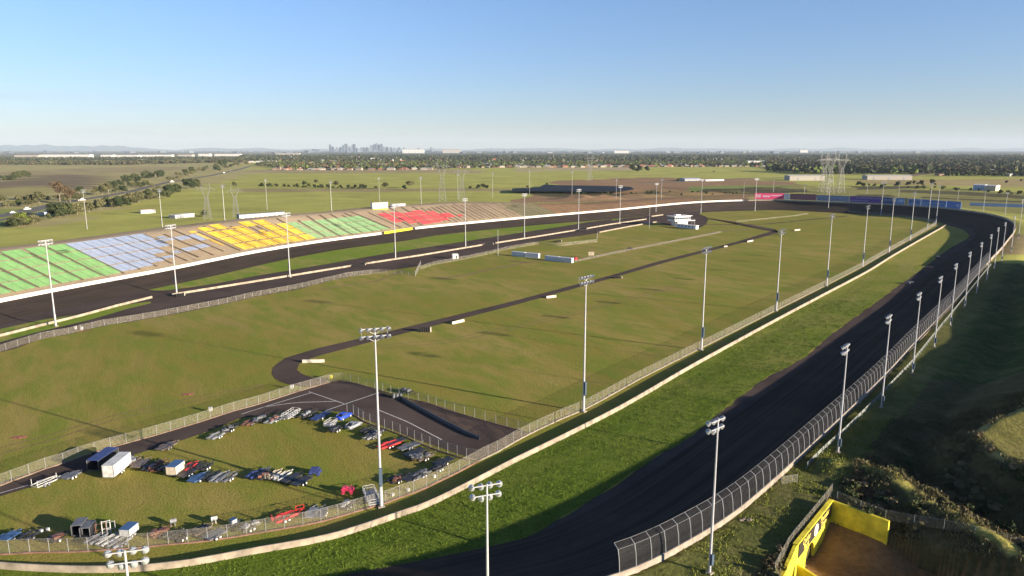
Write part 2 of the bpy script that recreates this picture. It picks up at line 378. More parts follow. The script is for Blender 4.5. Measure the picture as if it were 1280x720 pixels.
zpoly([(300,236),(640,236),(640,239),(300,240)],(.34,.28,.13),.3)
zpoly([(690,226),(800,222),(930,224),(1000,228),(1010,234),(940,252),(765,262),(650,268),(640,250),(690,243)],(.32,.2,.11))
zpoly([(790,238),(930,238),(930,246),(800,250)],(.26,.18,.085))
zpoly([(860,233),(1010,231),(1040,240),(870,241)],(.22,.27,.07),.5)
zpoly([(1000,233),(1280,240),(1600,250),(1600,290),(1200,262),(1080,250),(1000,246)],(.26,.25,.08))
zpoly([(1060,225),(1600,222),(1600,236),(1230,233),(1100,231)],(.4,.32,.14),.5)
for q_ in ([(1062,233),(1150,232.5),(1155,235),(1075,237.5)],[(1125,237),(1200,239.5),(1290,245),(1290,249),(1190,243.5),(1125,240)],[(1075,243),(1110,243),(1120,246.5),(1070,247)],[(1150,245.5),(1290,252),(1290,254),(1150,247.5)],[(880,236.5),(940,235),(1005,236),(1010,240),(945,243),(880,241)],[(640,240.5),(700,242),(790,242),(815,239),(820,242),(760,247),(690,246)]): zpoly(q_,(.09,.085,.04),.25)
zpoly([(1230,306),(1500,300),(1600,330),(1236,330)],(.33,.26,.12),.1)
far=(GY>4300)|((GX/np.maximum(GY,1)>.35)&(GY>2150)); zone[far]=(.085,.09,.055)
m=(GY>6500)&(GX/np.maximum(GY,1)<-.28); zone[m]=(.2,.19,.12)
# embankments, by place along the wall
def rngm(i0,i1):
    i0%=NO;i1%=NO
    return ((GI>=i0)&(GI<=i1)) if i0<=i1 else ((GI>=i0)|(GI<=i1))
fwd=((i700-iL0)%NO)<((iL0-i700)%NO)
def seg(i0,i1): return rngm(i0,i1) if fwd else rngm(i1,i0)
b1=seg(iW,i700)&(GD>-5)&(GD<62+6*(vnoise(GX,GY,12,8)-.5)); zone[b1]=(.36,.285,.2)
b1=seg(iRed+ (12 if fwd else -12),i700)&(GD>4)&(GD<40); zone[b1]=(.2,.19,.11)
b2=seg(i700,i880)&(GD>-5)&(GD<45); zone[b2]=(.28,.17,.1)
b3=seg(i880,i940)&(GD>-5)&(GD<35); zone[b3]=(.2,.15,.075)
b5=seg(i700,i1200)&(GD>-1)&(GD<3.5); zone[b5]=(.42,.34,.25)
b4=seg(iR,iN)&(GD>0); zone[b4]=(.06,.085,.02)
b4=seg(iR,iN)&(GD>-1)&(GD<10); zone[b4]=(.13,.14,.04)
nearm=(GX>20)&(GX<170)&(GY<178)&(GY>40)&(GD>10); zone[nearm]=(.1,.085,.035)
pm=inpoly(GX,GY,PLAT); zone[pm]=(.27,.25,.07)
pm2=(~pm)&(segdist(GX,GY,PLAT+[PLAT[0]])<1.2); zone[pm2]=(.42,.36,.14)
rm=(segdist(GX,GY,RIDGE)<1.3)&(GY<178); zone[rm]=(.42,.38,.1)
cm=inpoly(GX,GY,CUT); zone[cm]=(.27,.15,.07)
og=npmesh('ground',V,Q,[GROUND],smooth=True); og['kind']='structure'
ca=og.data.color_attributes.new('zone','FLOAT_COLOR','POINT')
ca.data.foreach_set('color',np.concatenate([zone.reshape(-1,3),np.ones((nx*ny,1))],1).astype(np.float32).ravel())
# ------------------------------------------------------------------ TRACK: banked strip round the oval, flat apron and pit lane inside
s_arr=np.concatenate([[0],np.cumsum(np.linalg.norm(np.diff(np.vstack([OC,OC[:1]])[:,:2],axis=0),axis=1))])
tw=24.0; prof=[0,4,8,12,16,20,22.5,24,26]
TV=[];UV=[]
Ncl=ON.copy()
for i in range(NO+1):
    k=i%NO
    for d in prof:
        h=OC[k,2]*(1-min(d,tw)/tw); e=.12*math.sin(math.pi*min(d/tw,1))
        TV.append((OC[k,0]-Ncl[k,0]*d,OC[k,1]-Ncl[k,1]*d,h-e if d<tw else 0.0)); UV.append((s_arr[i],d))
m=len(prof); TQ=[(i*m+j,i*m+j+1,(i+1)*m+j+1,(i+1)*m+j) for i in range(NO) for j in range(m-1)]
t=npmesh('race_track',TV,TQ,[TRACK],smooth=True,uv=UV); t['kind']='structure'
def sheet(name,pts,z,mat):
    b=MB(); b.poly([tuple(p[:2]) for p in pts],z); o=b.build(name,mat); o['kind']='structure'; return o
sheet('pit_lane',[(OC[k,0]-ON[k,0]*23.9,OC[k,1]-ON[k,1]*23.9) for k in range(0,NO,2)],0.01,ASPH)
# infield grass
INF=[(1182,281),(1200,286),(1211,294),(1206,300),(1195,306),(1185,312),(1147,340),(1130,352),(1092,380),(1047,412),(997,452),(960,471),(907,510),(870,540),(800,585),(730,630),(640,680),(533,718)]
P1=pxl(INF)+[(-13.5,98.5),(-55,93),(-95,94),(-130,107),(-158,132),(-176,165),(-186,205)]+pxl([(0,441),(55,423.5),(87,418),(125,408.5),(160,403),(200,396),(277,381),(320,371),(365,363),(395,356),(432,347),(495,337),(570,325),(600,317.5),(635,310),(680,301),(731,294),(749,291),(821,278.5),(838,282),(870,285),(880,282),(884,272),(876,266),(920,263.8),(980,262.8),(1080,265.6),(1120,269),(1164,275.5)])
infield=catmull([np.array(p) for p in P1],True,6)
def wob(P,a,s,seed): 
    P=np.array(P); x=(vnoise(P[:,0],P[:,1],s,seed)-.5)*a; y=(vnoise(P[:,0],P[:,1],s,seed+1)-.5)*a; return P+np.stack([x,y],1)
infield=catmull(P1,True,2.0); infield=wob(infield,1.0,4,21)
sheet('infield_grass',infield,.05,GRASS)
# lush verge between the inner wall and the track, near side
IWALL=[(187,713.5),(320,692),(420,673),(497,647),(527,637),(577,613),(640,580),(707,547),(773,513),(830,480),(857,464),(960,407),(1027,371),(1085,340),(1117,320),(1182,282.5)]
IWp=[(-84,101)]+pxl(IWALL)
iw=catmull([(-120,112)]+IWp,False,4)
nearedge=[p for p in infield]
# verge polygon: inner wall line + asphalt edge
E1=catmull([(-95,94.5),(-55,93.5),(-13.5,98.8)]+pxl(INF[::-1]),False,3); E1=wob(E1,1.3,5,23)
cut_i=int(np.argmin(np.linalg.norm(E1-np.array(W(1182,281)),axis=1)))
verge=list(iw)+list(E1[:cut_i][::-1])
m,nt,b=newmat('verge_blend'); 
def vergemat():
    m=MATS['lush_grass'].copy(); m.name='lush_verge'; nt=m.node_tree; N=nt.nodes; L=nt.links
    return m
vg=sheet('verge_grass',verge,.075,None)
# material that goes from lush near the old drain to drier turf at the far end of the verge
def blendmat(name,A_,B_,lo,hi):
    m,nt,b=newmat(name); N=nt.nodes; L=nt.links
    g=N.new('ShaderNodeNewGeometry'); pos=g.outputs['Position']; sp=N.new('ShaderNodeSeparateXYZ'); L.new(pos,sp.inputs[0])
    f0=nz(N,L,pos,.03,6,.6); y=N.new('ShaderNodeMath'); y.operation='MULTIPLY_ADD'; L.new(f0,y.inputs[0]); y.inputs[1].default_value=260; L.new(sp.outputs[1],y.inputs[2])
    t=mapr(N,L,y.outputs[0],lo,hi)
    mp=N.new('ShaderNodeMapping'); mp.inputs['Rotation'].default_value=(0,0,R(-40)); L.new(pos,mp.inputs[0]); rp=mp.outputs[0]
    f1=nz(N,L,rp,.06,8,.65,.5,(.6,1,1)); f2=nz(N,L,rp,.35,8,.7,.4,(.7,1,1)); f3=nz(N,L,pos,2.2,5,.65)
    a=mixc(N,L,mapr(N,L,f1,.4,.65),A_[0],A_[1]); a=mixc(N,L,mapr(N,L,f2,.45,.65),a,A_[2])
    c=mixc(N,L,mapr(N,L,f1,.4,.65),B_[0],B_[1]); c=mixc(N,L,mapr(N,L,f2,.5,.7),c,B_[2])
    c=mixc(N,L,t,a,c)
    v=N.new('ShaderNodeVectorMath'); v.operation='SCALE'; L.new(c,v.inputs[0]); L.new(mapr(N,L,f3,.3,.7,.55,1.3),v.inputs['Scale'])
    L.new(v.outputs[0],b.inputs['Base Color']); b.inputs['Roughness'].default_value=1; b.inputs['Specular IOR Level'].default_value=.05
    bp=N.new('ShaderNodeBump'); bp.inputs['Strength'].default_value=.8; bp.inputs['Distance'].default_value=.35; L.new(f3,bp.inputs['Height'])
    bp2=N.new('ShaderNodeBump'); bp2.inputs['Strength'].default_value=.5; bp2.inputs['Distance'].default_value=.8; L.new(f2,bp2.inputs['Height']); L.new(bp.outputs[0],bp2.inputs['Normal']); L.new(bp2.outputs[0],b.inputs['Normal'])
    return m
vg.data.materials.clear(); vg.data.materials.append(blendmat('verge_turf',((.11,.17,.018),(.15,.19,.03),(.085,.135,.015)),((.24,.26,.04),(.34,.28,.09),(.2,.24,.035)),260,560))
# grass between the pit lane and the front straight, and by the near pit wall
lens=catmull(pxl([(180,362),(225,351.5),(270,341),(320,328.5),(400,313.5),(480,302.5),(560,291.5),(640,281),(720,273.5),(752,271.2),(768,273),(740,277),(700,283.5),(640,292.5),(560,305),(480,317.5),(400,331.5),(320,345),(250,357.5),(195,363.5)]),True,4)
sheet('infield_grass',wob(lens,.8,4,25),.05,MATS['verge_grass'])
l2=catmull(pxl([(770,270.8),(800,267.6),(808,268.2),(806,270.6),(780,273.2),(766,275.5)]),True,4); sheet('infield_grass',l2,.05,MATS['verge_grass'])
st=pxl([(-60,424),(0,411.5),(50,400.5),(100,392.6),(127,386.5),(150,382),(188,377),(189,379),(160,386),(110,400.5),(50,414.5),(0,428),(-60,446)])
sheet('infield_grass',st,.05,MATS['verge_grass'])
# ------------------------------------------------------------------ paddock yard, infield road, painted lines, gravel
yard=pxl([(-80,640),(0,603.5),(60,584),(119,565),(197,543.5),(247,528.5),(293,513.5),(330,502),(372,488.5),(410,478),(425,477),(447,479),(500,499),(584,543),(630,562),(598,576),(568,566),(552,560),(516,548),(490,537),(466,528),(434,515),(406,514.5),(362,514),(335,519),(300,523),(262,539),(225,551.5),(190,562),(150,574),(100,592),(35,610.5),(0,621),(-80,652)])
sheet('paddock_yard',yard,.09,ASPH)
gr=pxl([(500,499),(540,505),(600,525),(662,543),(648,549),(630,562),(584,543)])
sheet('gravel_yard',gr,.095,GRAVEL)
def strip(P,w,z,mat,name,closed=False,kind='structure'):
    P=np.asarray(P,float)[:,:2]; T=tang(P,closed); Nn=np.stack([-T[:,1],T[:,0]],1)*w/2
    Vv=[(*(p+n),z) for p,n in zip(P,Nn)]+[(*(p-n),z) for p,n in zip(P,Nn)]; n=len(P)
    q=[(i,i+1,n+i+1,n+i) for i in range(n-1)]
    o=npmesh(name,Vv,q,[mat]); 
    if kind: o['kind']=kind
    return o
outer=pxl([(405,483),(378,484),(357.5,480),(344,474),(339.5,467.5),(341,460),(345,456),(357.5,447.5),(395,436),(460,421),(535,402.5),(640,377),(765,344),(815,329),(855,318.7),(920,302.5),(970,287.5),(969,286.6),(920,277.8),(880,271.6)])
inner=pxl([(881,272.6),(920,279.2),(955,287),(962,289.5),(972,291),(981,291),(981,289),(920,305.8),(862,320.5),(830,328.8),(765,347.8),(640,382.5),(470,426),(402,444),(382,450.5),(374,455),(371,462.5),(384,471),(405,475)])
road=outer+pxl([(881,272.6),(920,279.2),(962,289.2)])+pxl([(975,290.6),(920,305.6),(862,320.4),(830,328.8),(765,347.8),(640,382.5),(470,426),(402,444),(382,450.5),(374,455),(371,462.5),(378,468),(390,472),(410,474.5)])
sheet('infield_road',road,.085,ASPH)
def pline(px,w,name='painted_line',z=.1):
    P=resample(np.array(pxl(px)),3); return strip(P,w,z,LINE,name)
pline([(302,518),(340,506),(390,491)],.28); pline([(330,509),(370,503.5),(420,502)],.28); pline([(386,490),(430,505)],.28); pline([(406,514),(440,502.5),(474,491)],.32); pline([(471,512),(510,528),(552,550)],.3)
# faint edge line on the near track and old marks
pline([(0,617),(35,607)],.25)
# gravel path across the infield
strip(resample(np.array(pxl([(719,326.5),(760,317.5),(797,310.3),(835,302.5),(877,294.5),(905,289),(935,287)])),5),3.2,.09,MATS['bare_dirt'],'gravel_path')
strip(resample(np.array(pxl([(860,281),(920,281),(960,280),(1010,275),(1060,270)])),5),4,.088,MATS['dark_gravel'],'gravel_path')
# wheel-worn dirt patches
def blob(cx,cy,rx,ry,mat,z=.088,name='worn_patch',seed=1):
    c=W(cx,cy); n=28; pts=[]
    for k in range(n):
        a=2*math.pi*k/n; rr=1+.35*math.sin(3*a+seed)+.2*math.sin(7*a+seed*2); pts.append((c[0]+math.cos(a)*rx*rr,c[1]+math.sin(a)*ry*rr))
    return sheet(name,pts,z,mat)
RED=grassmat('red_soil',(.3,.13,.09),(.27,.17,.1),(.2,.17,.06),big=.1,mid=.5,fine=3)
MIXD=grassmat('worn_turf',(.24,.17,.085),(.22,.18,.075),(.27,.19,.11),big=.08,mid=.4,fine=3)
strip(resample(np.array(pxl([(548,349),(585,343),(620,335.5),(655,329),(690,324.5)])),4),2.6,.087,MIXD,'worn_path')
strip(resample(np.array(pxl([(505,338),(470,352),(440,356),(400,362)])),4),1.6,.087,MIXD,'worn_path')
strip(resample(np.array(pxl([(0,560),(60,545),(140,520),(240,498),(330,480)])),4),.5,.087,MIXD,'worn_path'); strip(resample(np.array(pxl([(0,568),(62,551),(142,525),(242,502),(330,483)])),4),.5,.087,MIXD,'worn_path')
strip(resample(np.array(pxl([(470,432),(560,425),(700,395),(860,352)])),4),.5,.087,MIXD,'worn_path'); strip(resample(np.array(pxl([(470,436),(560,429),(700,398.5),(860,355)])),4),.5,.087,MIXD,'worn_path')
blob(104,414,3,1.2,RED,.093,seed=1)
# roads far away on the left, with pale verges
def farroad(px,w,name='road',mat=ROADM,z=.25): return strip(resample(np.array(pxl(px)),40),w,z,mat,name)
farroad([(-60,281),(0,270.5),(30,263.5),(62,257),(90,251.5),(120,247),(162,240),(190,232.5),(215,227),(240,223),(262,220),(285,215),(300,211.5),(312,208)],15)
farroad([(-60,287),(0,276),(62,259)],6)
farroad([(800,228.5),(860,227),(920,223.5),(990,222),(1040,222)],16)
farroad([(1110,223.5),(1150,218),(1180,213.5),(1205,209.5)],30,mat=MATS['bare_dirt'])
farroad([(740,222),(800,219.5),(850,217.5)],10,mat=MATS['bare_dirt'])
bpy.data.materials.remove(bpy.data.materials['verge_blend'])
# ------------------------------------------------------------------ WALLS
def wall(name,P,z0,z1,thick,mats,label,cat,group=None,side=0.0,joint=None):
    """P: (x,y[,h]) centre line; box-section wall following it"""
    P=np.asarray(P,float); T=tang(P); Nn=np.stack([-T[:,1],T[:,0]],1); h=P[:,2] if P.shape[1]>2 else np.zeros(len(P))
    n=len(P); o=side
    a=P[:,:2]+Nn*(o+thick/2); b=P[:,:2]+Nn*(o-thick/2)
    a2=P[:,:2]+Nn*(o+thick*.38); b2=P[:,:2]+Nn*(o-thick*.38)
    Vv=np.concatenate([np.c_[a,h+z0],np.c_[a2,h+z1],np.c_[b2,h+z1],np.c_[b,h+z0]])
    q=[]
    for i in range(n-1):
        for k in range(3): q.append((k*n+i,k*n+i+1,(k+1)*n+i+1,(k+1)*n+i))
    q+=[(0,n,2*n,3*n),(n-1,2*n-1,3*n-1,4*n-1)]
    ob=npmesh(name,Vv,q,mats); tag(ob,label,cat,group); return ob
def oc_range(i0,i1):
    if fwd: k=np.arange(i0,i1 if i1>i0 else i1+NO)
    else: k=np.arange(i0,i1 if i1<i0 else i1-NO,-1)
    return OC[k%NO],ON[k%NO],k%NO
w1,_,_=oc_range(iW,idx_of(480,292.5,3)); W1=wall('concrete_wall',w1,-1.5,1.55,.45,[WHITEC],'white concrete track wall below the green, blue and yellow seating','wall','white wall sections round the outside of the track')
w2,_,_=oc_range(idx_of(480,292.5,3),idx_of(517,286.8,3)); YEL2=solid('bright_yellow_paint',(.85,.78,.03),.6,var=.08)
wall('concrete_wall',w2,-1.5,1.56,.47,[YEL2],'short bright yellow section of the track wall below the red seating','wall','white wall sections round the outside of the track')
w3,_,_=oc_range(idx_of(517,286.8,3),i940); wall('concrete_wall',w3,-1.5,1.55,.45,[WHITEC],'white concrete track wall from the yellow section to the pink billboard','wall','white wall sections round the outside of the track')
w4,_,_=oc_range(i940,iR); wall('concrete_wall',w4,-2,1.3,.45,[CONC],'grey concrete wall round the shaded far turn under the billboards','wall','white wall sections round the outside of the track')
w5,_,_=oc_range(iR,idx_of(793,718,5.7)+ (4 if fwd else -4)); NEARW=wall('concrete_wall',w5,-2,.85,.45,[CONC],'weathered concrete base wall under the near catch fence','wall','white wall sections round the outside of the track')
w6,_,_=oc_range(idx_of(793,718,5.7)+(4 if fwd else -4),iW); wall('concrete_wall',w6,-2,.85,.45,[CONC],'weathered concrete track wall of the near turn past the end of the catch fence','wall','white wall sections round the outside of the track')
iwr=resample(np.array(iw),2.5)
wall('concrete_wall',iwr,-.3,1.12,.5,[solid('cream_concrete',(.37,.31,.23),.85,var=.28,scale=.5,bump=.2)],'long cream concrete wall curving between the lush verge and the inner fence','wall')
for px,lab in (([(-80,440),(0,421),(63,405),(100,396),(147,383),(190,372.5)],'cream concrete wall with a grass strip at the far left below the green seats'),
    ([(215,369.5),(320,352.5),(440,333)],'cream pit wall left of the pit lane gap, ending at the third pit mast'),
    ([(457,330.3),(525,320),(606,306.3)],'cream pit wall in the middle of the pit lane, under the red seats'),
    ([(619,304.5),(670,296.5),(723,287.8)],'cream pit wall in front of the white containers'),
    ([(733,286.3),(760,281.5),(808,274.4)],'cream pit wall left of the white control tower'),
    ([(814,271),(829,269)],'short cream wall right beside the control tower'),
    ([(749,291),(785,284),(821,277.8)],'cream inner wall between pit lane and the infield by the control tower')):
    wall('concrete_wall',resample(np.array(pxl(px)),6),-.3,.95,.5,[MATS['cream_concrete']],lab,'wall','pit walls')
# low kerb of red-brown gravel board under the paddock fence is part of the fence
# ------------------------------------------------------------------ FENCES
def base_h(P): 
    return P[:,2] if P.shape[1]>2 else np.zeros(len(P))
def chainfence(px,label,height=2.5,gap=3.2,kerb=None,world=None,group=None,postr=.05,posts=100,mat=None,rails=True,name='chain_link_fence'):
    P=np.array(world if world is not None else pxl(px),float)
    P=resample(P,1.0 if gap<2 else gap); h=base_h(P)
    root=thing(name,label,'fence',(float(P[0,0]),float(P[0,1]),float(h[0])),0,group)
    off=np.array((P[0,0],P[0,1],h[0]))
    n=len(P); s=np.concatenate([[0],np.cumsum(np.linalg.norm(np.diff(P[:,:2],axis=0),axis=1))])
    Vv=np.concatenate([np.c_[P[:,:2],h+.08],np.c_[P[:,:2],h+height]])-off
    uv=np.concatenate([np.c_[s,np.zeros(n)],np.c_[s,np.full(n,height)]])
    npmesh('fence_mesh',Vv,[(i,i+1,n+i+1,n+i) for i in range(n-1)],[mat or CHAIN],root,uv=uv)
    order=np.argsort(P[:,1])  # nearest first
    show=set(order[:posts].tolist()); rest=MB(); post=None
    for i in range(n):
        p=(P[i,0]-off[0],P[i,1]-off[1],h[i]-off[2])
        if i in show:
            if post is None:
                bb=MB(); bb.tube((0,0,-.1),(0,0,height+.05),postr,postr*.9,6); post=bb.build('post',STEEL,root); post.location=p
            else:
                c=post.copy(); COL.objects.link(c); c.parent=root; c.location=p
        else: rest.tube((p[0],p[1],p[2]-.1),(p[0],p[1],p[2]+height),postr,postr*.9,5)
    if rest.v: r=rest.build('post',STEEL,root); r['kind']='stuff'
    if rails:
        rb=MB(); rb.path([(P[i,0]-off[0],P[i,1]-off[1],h[i]-off[2]+height) for i in range(n)],.018,4); rb.build('top_rail',STEEL,root)
    if kerb:
        P2=np.c_[P[:,:2]-off[:2],h-off[2]]; k=wall('kerb',P2,-.1,.22,.35,[kerb],None,None); k.parent=root
    return root
REDK=solid('red_brown_kerb',(.24,.13,.1),.9,var=.25,scale=1)
corner=(599,577)
chainfence([(-30,620),(0,608),(15.6,596+6),(37.5,594),(57,586.5),(79,580),(97,573),(119,566),(139,560),(197,544),(247,529),(293,514),(320,507),(372,490),(413,478)],'chain-link fence along the upper edge of the paddock yard, beside the open infield',2.4,3.2,MATS['bare_dirt'])
chainfence([(413,478),(430,476),(470,487),(505,498),(534,504),(552,511),(600,525),(640,536),(662,542)],'chain-link fence from the paddock gate down the side of the gravel wedge',2.4,3.2,REDK)
chainfence([(598,577),(625,564),(645,552),(668,540),(700,525),(729,513),(750,502),(800,474),(857,445),(877,435),(960,393),(1032,357),(1077,334),(1108,316),(1135,300.5),(1158,287.5),(1170,280.5)],'long chain-link fence beside the tall floodlight masts on the right of the infield',2.6,3.0,CONC)
chainfence([(1170,280.5),(1166,277.5),(1150,274.5),(1120,271),(1080,267.7),(1060,266.6)],'distant chain-link fence at the far right end of the infield',2.4,5)
chainfence([(-60,694),(3,694),(29,692),(56,691),(81,691),(109,690),(162,686),(187,684),(214,681),(241,679),(267.5,676),(317,668),(392.5,655),(416,649),(439,642),(481,630),(499,623),(519,616),(536,609),(551,601),(567,594),(598,577)],'chain-link fence curving round the near side of the trailer compound',2.5,3.0,REDK)
chainfence([(434,516),(444,520),(455,527.5),(477.5,536),(490,540),(503,545),(516,551),(527.5,556),(540,561),(554,566),(568,570),(580.6,575),(598,577)],'chain-link fence between the trailers and the asphalt yard',2.6,2.6,REDK)
chainfence([(-60,458),(0,440),(55,423),(87,417.5),(125,408),(160,402.5),(200,395.5),(277,380.5),(320,370.5),(365,362.5),(395,355.5),(432,346.5),(470,342),(495,343),(519,346)],'chain-link fence between the pit road and the infield at the far left',2.3,4.5,None)
chainfence([(519,346),(526,331.5)],'short pale fence panel at the kink of the pit road fence',2.6,3,None)
chainfence([(526,337),(545,331),(570,326.5),(607,319),(635,312),(670,306),(700,308),(746,303)],'distant pale fence behind the white containers',2.2,5,None)
chainfence([(746,303),(747,292)],'short return fence left of the small white sign',2.4,5,None)
chainfence([(719,328),(760,319),(797,311.5),(835,304),(877,296),(902,291)],'low fence beside the gravel path across the infield',1.5,5,None,rails=False)
chainfence([(920,278),(990,271),(1010,268)],'low distant fence near the far end of the infield road',1.5,6,None,rails=False)
# armco barrier outside the near straight
def armco():
    P=np.array([(*W(a,b,4.2),4.2) for a,b in [(1238,334),(1232,341),(1200,380),(1166,422),(1140,455),(1100,498),(1053,546),(1031,566),(1008,590)]])
    P=resample(P,3.0)
    P[:,2]=[hat(p[0],p[1]) for p in P]
    root=thing('guard_rail','galvanised guard rail on posts between the near catch fence and the dark field','barrier',tuple(P[0]))
    off=P[0]; bb=MB(); prev=None; n=len(P)
    prof=[(.0,.42),(.06,.5),(0,.58),(.0,.62),(.06,.7),(0,.78),(0.0,1.05),(.05,1.12),(0,1.2)]
    T=tang(P); Nn=np.stack([T[:,1],-T[:,0]],1)
    Vv=[];k=len(prof)
    for i in range(n):
        for a_,z in prof: Vv.append((P[i,0]+Nn[i,0]*a_-off[0],P[i,1]+Nn[i,1]*a_-off[1],P[i,2]+z-off[2]))
    npmesh('rail',Vv,[(i*k+j,i*k+j+1,(i+1)*k+j+1,(i+1)*k+j) for i in range(n-1) for j in range(k-1)],[solid('rail_steel',(.25,.27,.25),.5,.3)],root)
    pm=None
    order=set(np.argsort(P[:,1])[:95].tolist()); rest=MB()
    for i in range(n):
        q=(P[i,0]-off[0]-Nn[i,0]*.1,P[i,1]-off[1]-Nn[i,1]*.1,P[i,2]-off[2])
        if i in order:
            if pm is None: b2=MB(); b2.box((0,0,.5),(.15,.15,1.3)); pm=b2.build('post',MATS['rail_steel'],root); pm.location=q
            else: c=pm.copy(); COL.objects.link(c); c.parent=root; c.location=q
        else: rest.box((q[0],q[1],q[2]+.5),(.15,.15,1.3))
    if rest.v: r=rest.build('post',MATS['rail_steel'],root); r['kind']='stuff'
armco()
# catch fence on the near wall: leaning posts with a kinked top towards the track
def catchfence():
    P,Nn,k=oc_range(idx_of(1238,326,5.1),idx_of(793,718,5.7)+ (2 if fwd else -2))
    # ends at the last post seen near the bottom of the frame
    e=W(793,722,6.6); 
    P=np.c_[P,Nn]; P=resample(P,3.0)
    root=thing('catch_fence','tall leaning catch fence of steel posts and mesh on the near track wall','fence',(float(P[0,0]),float(P[0,1]),float(P[0,2])))
    off=P[0,:3]; prof=[(0,.95),(-.15,2.6),(-.45,4.0),(-1.35,4.55)]   # outward offset, height
    n=len(P); s=np.concatenate([[0],np.cumsum(np.linalg.norm(np.diff(P[:,:2],axis=0),axis=1))]); Vv=[];uv=[]
    def pt(i,a_,z): return (P[i,0]+P[i,3]*a_-off[0],P[i,1]+P[i,4]*a_-off[1],P[i,2]+z-off[2])
    for i in range(n):
        t=0;pz=None
        for (a_,z) in prof:
            if pz: t+=math.hypot(a_-pz[0],z-pz[1])
            pz=(a_,z); Vv.append(pt(i,a_,z)); uv.append((s[i],t))
    npmesh('fence_mesh',Vv,[(i*4+j,i*4+j+1,(i+1)*4+j+1,(i+1)*4+j) for i in range(n-1) for j in range(3)],[CATCH],root,uv=uv)
    for a_,z in ((-.45,4.0),(-1.35,4.55)):
        rb=MB(); rb.path([pt(i,a_,z) for i in range(n)],.02,4); rb.build('cable_rail',STEEL,root)
    rest=MB(); order=set(np.argsort(P[:,1])[:98].tolist())
    for i in range(n):
        b2=MB() if i in order else rest
        b2.path([pt(i,.05,.3),pt(i,-.15,2.6),pt(i,-.45,4.0),pt(i,-1.35,4.55)],.06,6)
        if i in order: b2.build('post',STEEL,root)
    if rest.v: r=rest.build('post',STEEL,root); r['kind']='stuff'
catchfence()
# ------------------------------------------------------------------ FLOODLIGHT MASTS
ORD=['first','second','third','fourth','fifth','sixth','seventh','eighth','ninth','tenth','eleventh','twelfth','thirteenth','fourteenth','fifteenth','sixteenth','seventeenth','eighteenth','nineteenth','twentieth','twenty-first','twenty-second','twenty-third','twenty-fourth']
def lampmesh(tilt,inw=1):
    b=MB(); d=Vector((0,-inw*math.cos(tilt),-math.sin(tilt)))
    return b,d
LAMPA=None;LAMPB=None
def mesh_of(b,name,mat=None):
    o=b.build(name,mat); me=o.data; bpy.data.objects.remove(o); return me
# round floodlight: spun reflector bowl, glass and yoke; faces -Y and down
def round_lamp(r=.36):
    b=MB(); d=Vector((0,-math.cos(R(35)),-math.sin(R(35))))
    b.mat(LAMPM); b.lathe(-d*.42,d,[(0,.1),(.08,.16),(.25,r*.72),(.45,r*.97),(.55,r*1.03)],12); b.mat(GLASSM); b.lathe(-d*-.14,d,[(0,r*.95),(.02,r*.95)],12)
    b.mat(STEEL); b.tube((0,.05,-.05),(0,.05,.42),.05,.05,5); b.box((0,.1,-.02),(.14,.5,.1)); return mesh_of(b,'floodlight')
def flat_lamp():
    b=MB(); d=Vector((0,-math.cos(R(40)),-math.sin(R(40)))); 
    b.mat(LAMPM); b.lathe(-d*.35,d,[(0,.12),(.15,.22),(.4,.36),(.5,.38)],10); b.mat(GLASSM); b.lathe(d*.16,d,[(0,.35),(.02,.35)],10)
    b.mat(STEEL); b.tube((0,0,-.05),(0,0,.4),.04,.04,5); return mesh_of(b,'floodlight')
RL=round_lamp(); FL=flat_lamp()
def inst(me,name,parent,loc,rz=0.0):
    o=bpy.data.objects.new(name,me); COL.objects.link(o); o.parent=parent; o.location=loc; o.rotation_euler=(0,0,rz); return o
def tall_mast(h=31.5,nl=5,full=True):
    """tall tapered mast with two racks of lamps; lamps face -Y"""
    r=thing('floodlight_mast','','light mast')
    b=MB(); b.tube((0,0,-.3),(0,0,4.2),.34,.31,12); b.tube((0,0,4.2),(0,0,17),.26,.2,10); b.tube((0,0,17),(0,0,h),.2,.12,10); b.lathe((0,0,4.1),(0,0,1),[(0,.36),(.2,.36)],12); b.build('pole',POLEM,r)
    b=MB(); b.box((0,0,.12),(1.2,1.2,.35)); b.build('footing',CONC,r)
    b=MB(); b.box((.0,-.42,5.8),(.6,.35,3.0)); b.box((0,-.42,4.1),(.4,.3,.25)); b.build('control_box',DARKB,r)
    wd=5.4
    for z in (h-1.35,h-.1):
        b=MB(); b.box((0,0,z),(wd,.14,.14)); b.box((0,-.0,z-.25),(wd*.55,.08,.08)); b.tube((-wd*.25,0,z-.25),(-.1,0,z-.9),.04,.04,5); b.tube((wd*.25,0,z-.25),(.1,0,z-.9),.04,.04,5); b.build('cross_arm',POLEM,r)
        if full:
            for k in range(nl): inst(FL,'floodlight',r,((k-(nl-1)/2)*wd/(nl-.4),-.3,z-.15))
    if full:
        b=MB(); 
        for s in (-1,1):
            b.tube((s*2.2,.45,h-1.2),(s*2.2,.45,h+.1),.03,.03,5)
        b.tube((-2.6,.5,h-.6),(2.6,.5,h-.6),.03,.03,5); b.build('service_rail',POLEM,r)
    if not full:
        b=MB(); b.mat(LAMPM)
        for z in (h-1.5,h-.25):
            for k in range(nl):
                x=(k-(nl-1)/2)*wd/(nl-.4); b.lathe((x,.2,z),(0,-.77,-.64),[(0,.15),(.4,.36),(.55,.4)],8)
        b.build('floodlight',None,r)
    return r
